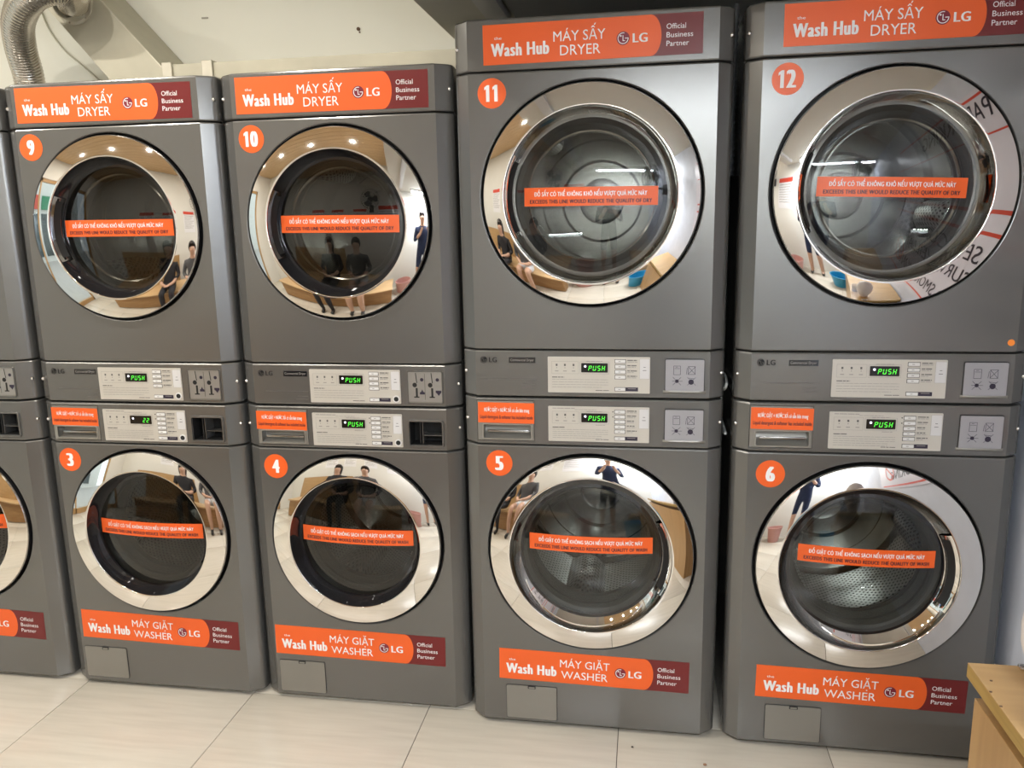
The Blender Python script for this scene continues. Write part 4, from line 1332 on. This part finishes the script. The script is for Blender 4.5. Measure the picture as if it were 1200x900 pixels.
# ------------------------------------------------------------------ people (seen only as reflections)
SKIN = mat('skin', (0.55, 0.34, 0.24), 0.5)
HAIR = mat('black_hair', (0.012, 0.010, 0.010), 0.4)
def person(name, lab, loc, joints, edges, radii, region, hairspec, rz=0, longhair=False):
    me = bpy.data.meshes.new('body')
    me.from_pydata(joints, edges, [])
    o = bpy.data.objects.new('body_tmp', me)
    COL.objects.link(o)
    sk = o.modifiers.new('skin', 'SKIN')
    lay = me.skin_vertices[0] if me.skin_vertices else None
    if not me.skin_vertices:
        bm = bmesh.new(); bm.from_mesh(me); bm.verts.layers.skin.verify(); bm.to_mesh(me); bm.free()
    sv = me.skin_vertices[0].data
    for i, r in enumerate(radii):
        sv[i].radius = (r, r) if not isinstance(r, tuple) else r
    sv[0].use_root = True
    sb = o.modifiers.new('sub', 'SUBSURF')
    sb.levels = 2
    sb.render_levels = 2
    dg = bpy.context.evaluated_depsgraph_get()
    m2 = bpy.data.meshes.new_from_object(o.evaluated_get(dg))
    bpy.data.objects.remove(o)
    m2.materials.clear()
    ms = [SKIN]
    for p in m2.polygons:
        mt = region(p.center)
        if mt not in ms:
            ms.append(mt)
        p.material_index = ms.index(mt)
        p.use_smooth = True
    for m_ in ms:
        m2.materials.append(m_)
    root = thing(name, lab, 'person', loc, rot=(0, 0, rz))
    _obj0('body', m2, root)
    hc, hr = hairspec
    def hair(b):
        bm = bmesh.new()
        bmesh.ops.create_uvsphere(bm, u_segments=20, v_segments=14, radius=1)
        bm.verts.index_update()
        vs = []
        for q in bm.verts:
            x, y, z = q.co
            if y > 0.15 and z < 0.55:          # open over the face (which looks to +y)
                y = 0.15
                z = z if z > 0 else z * 0.6
            if longhair and z < 0 and y < 0.3:
                z *= 2.3
            vs.append((hc[0] + x * hr[0], hc[1] + y * hr[1], hc[2] + z * hr[2]))
        b.add(vs, [[q.index for q in f.verts] for f in bm.faces], HAIR)
        bm.free()
    build('hair', hair, root, smooth=80)
    def face(b):
        for sx in (-1, 1):
            bm = bmesh.new()
            bmesh.ops.create_icosphere(bm, subdivisions=2, radius=0.011)
            bm.verts.index_update()
            b.add([(hc[0] + sx * 0.032 + q.co.x, hc[1] + 0.088 + q.co.y * 0.5, hc[2] - 0.008 + q.co.z * 0.6) for q in bm.verts], [[q.index for q in f.verts] for f in bm.faces], HAIR)
            bm.free()
        b.bbox(hc[0] - 0.022, hc[0] + 0.022, hc[1] + 0.080, hc[1] + 0.092, hc[2] - 0.075, hc[2] - 0.065, 0.003, mat('lips', (0.40, 0.12, 0.10), 0.5))
        b.prism([(hc[0] - 0.012, hc[2] - 0.045), (hc[0] + 0.012, hc[2] - 0.045), (hc[0], hc[2] - 0.002)], hc[1] + 0.085, hc[1] + 0.110, SKIN)
    build('face', face, root)
    return root
def seated(topm, legm, legskin):
    # pelvis at z 0.53, faces +y
    J = [(0, 0, 0.53), (0, 0.0, 0.70), (0, 0.01, 0.90), (0, 0.01, 0.99), (0, 0.02, 1.06), (0, 0.03, 1.15), (0, 0.03, 1.21)]
    E_ = [(0, 1), (1, 2), (2, 3), (3, 4), (4, 5), (5, 6)]
    R_ = [(0.15, 0.12), (0.13, 0.10), (0.15, 0.10), (0.07, 0.07), (0.055, 0.055), (0.078, 0.095), (0.07, 0.085)]
    for s_ in (-1, 1):
        k = len(J)
        J += [(s_ * 0.09, 0.10, 0.53), (s_ * 0.10, 0.42, 0.52), (s_ * 0.10, 0.44, 0.28), (s_ * 0.10, 0.42, 0.07), (s_ * 0.10, 0.56, 0.035)]
        E_ += [(0, k), (k, k + 1), (k + 1, k + 2), (k + 2, k + 3), (k + 3, k + 4)]
        R_ += [0.085, 0.062, 0.055, 0.038, 0.034]
        k = len(J)
        J += [(s_ * 0.17, 0.0, 0.93), (s_ * 0.23, 0.03, 0.72), (s_ * 0.12, 0.22, 0.64), (s_ * 0.06, 0.29, 0.64)]
        E_ += [(2, k), (k, k + 1), (k + 1, k + 2), (k + 2, k + 3)]
        R_ += [0.060, 0.045, 0.034, 0.032]
        h = len(J) - 1
        for q in range(5):
            kk = len(J)
            J += [(s_ * (0.045 - 0.0) - s_ * 0.02 + (q - 2) * 0.012, 0.32 + (0.0 if q in (0, 4) else 0.012), 0.645), (s_ * 0.02 + (q - 2) * 0.014, 0.35 + (0.0 if q in (0, 4) else 0.015), 0.63)]
            E_ += [(h, kk), (kk, kk + 1)]
            R_ += [0.009, 0.008]
    def region(c):
        if c.z > 1.0:
            return SKIN
        if c.z > 0.60 and not (c.y > 0.16):
            return topm
        if c.z > 0.60:
            return SKIN
        if c.y < (0.30 if legskin else 0.60) and c.z > 0.42:
            return legm
        if c.z < 0.09:
            return mat('dark_shoe', (0.02, 0.02, 0.02), 0.5)
        return SKIN if legskin else legm
    return J, E_, R_, region
DKT = mat('black_fabric', (0.018, 0.018, 0.022), 0.85)
GRT = mat('grey_fabric', (0.08, 0.08, 0.085), 0.85)
NVY = mat('navy_fabric', (0.012, 0.022, 0.065), 0.85)
WSH = mat('white_shorts', (0.6, 0.6, 0.6), 0.85)
J, E_, R_, rg = seated(DKT, DKT, False)
person('person', 'long-haired person in black top and trousers sitting on the bench, mirrored in door 3', (-1.08, -2.18, FZ - 0.012), J, E_, R_, rg, ((0, 0.005, 1.195), (0.098, 0.105, 0.125)), longhair=True)
J, E_, R_, rg = seated(GRT, WSH, True)
person('person', 'person in grey top and white shorts with bare legs sitting on the bench', (-0.50, -2.18, FZ - 0.012), J, E_, R_, rg, ((0, 0.005, 1.195), (0.092, 0.105, 0.115)))
# the photographer, standing, both hands raised in front of the chest
J = [(0, 0, 0.98), (0, 0, 1.15), (0, 0.01, 1.36), (0, 0.01, 1.46), (0, 0.02, 1.53), (0, 0.03, 1.62), (0, 0.03, 1.68)]
E_ = [(0, 1), (1, 2), (2, 3), (3, 4), (4, 5), (5, 6)]
R_ = [(0.155, 0.11), (0.135, 0.10), (0.16, 0.105), (0.075, 0.075), (0.058, 0.058), (0.078, 0.095), (0.07, 0.085)]
for s_ in (-1, 1):
    k = len(J)
    J += [(s_ * 0.09, 0, 0.90), (s_ * 0.11, 0.01, 0.50), (s_ * 0.12, -0.01, 0.09), (s_ * 0.13, 0.12, 0.04)]
    E_ += [(0, k), (k, k + 1), (k + 1, k + 2), (k + 2, k + 3)]
    R_ += [0.09, 0.062, 0.042, 0.036]
    k = len(J)
    J += [(s_ * 0.19, 0.0, 1.40), (s_ * 0.25, 0.03, 1.16), (s_ * 0.13, 0.20, 1.30), (s_ * 0.09, 0.24, 1.36)]
    E_ += [(2, k), (k, k + 1), (k + 1, k + 2), (k + 2, k + 3)]
    R_ += [0.062, 0.046, 0.034, 0.034]
    h = len(J) - 1
    for q in range(5):
        kk = len(J)
        J += [(s_ * 0.085 + (q - 2) * 0.013, 0.255, 1.405), (s_ * 0.075 + (q - 2) * 0.013, 0.26, 1.44 if q not in (0, 4) else 1.425)]
        E_ += [(h, kk), (kk, kk + 1)]
        R_ += [0.009, 0.008]
def rg3(c):
    if c.z > 1.47:
        return SKIN
    if c.z > 1.0:
        return SKIN if c.y > 0.15 else NVY
    if c.z > 0.55:
        return NVY
    if c.z < 0.09:
        return MATS['dark_shoe']
    return SKIN
person('person', 'standing person in navy clothes holding both hands up, mirrored in doors 5, 6 and 12', (0.93, -2.66, FZ), J, E_, R_, rg3, ((0, 0.005, 1.665), (0.092, 0.105, 0.115)))

# ------------------------------------------------------------------ outside the left window
PAVE = mat('pavement', (0.45, 0.43, 0.40), 0.8, noise=(4, 0.1, (1, 1, 1)))
FAC = mat('facade_pale', (0.62, 0.62, 0.58), 0.8)
struct(build('ground', lambda b: b.box(-12, XL - 0.1, -8, 6, FZ - 0.2, FZ - 0.05, PAVE), smooth=None))
hb = thing('shop_building', 'pale building across the street, mirrored in the left chrome rings', 'building', (-10, -1, FZ - 0.05))
build('facade', lambda b: b.box(-0.3, 0, -6, 6, 0, 6, FAC), hb, smooth=None)
cols = [(0.03, 0.20, 0.10), (0.55, 0.08, 0.05), (0.05, 0.15, 0.40), (0.60, 0.45, 0.05), (0.03, 0.25, 0.22)]
for i in range(5):
    build('shop_sign', lambda b: b.box(0, 0.12, -4.6 + i * 1.9, -3.2 + i * 1.9, 2.6, 3.3, mat('sign_col_%d' % i, cols[i], 0.5)), hb, smooth=None)
    build('shop_window', lambda b: b.box(0, 0.04, -4.6 + i * 1.9, -3.2 + i * 1.9, 0.3, 2.4, mat('dark_window', (0.05, 0.07, 0.07), 0.1)), hb, smooth=None)

bpy.context.view_layer.update()
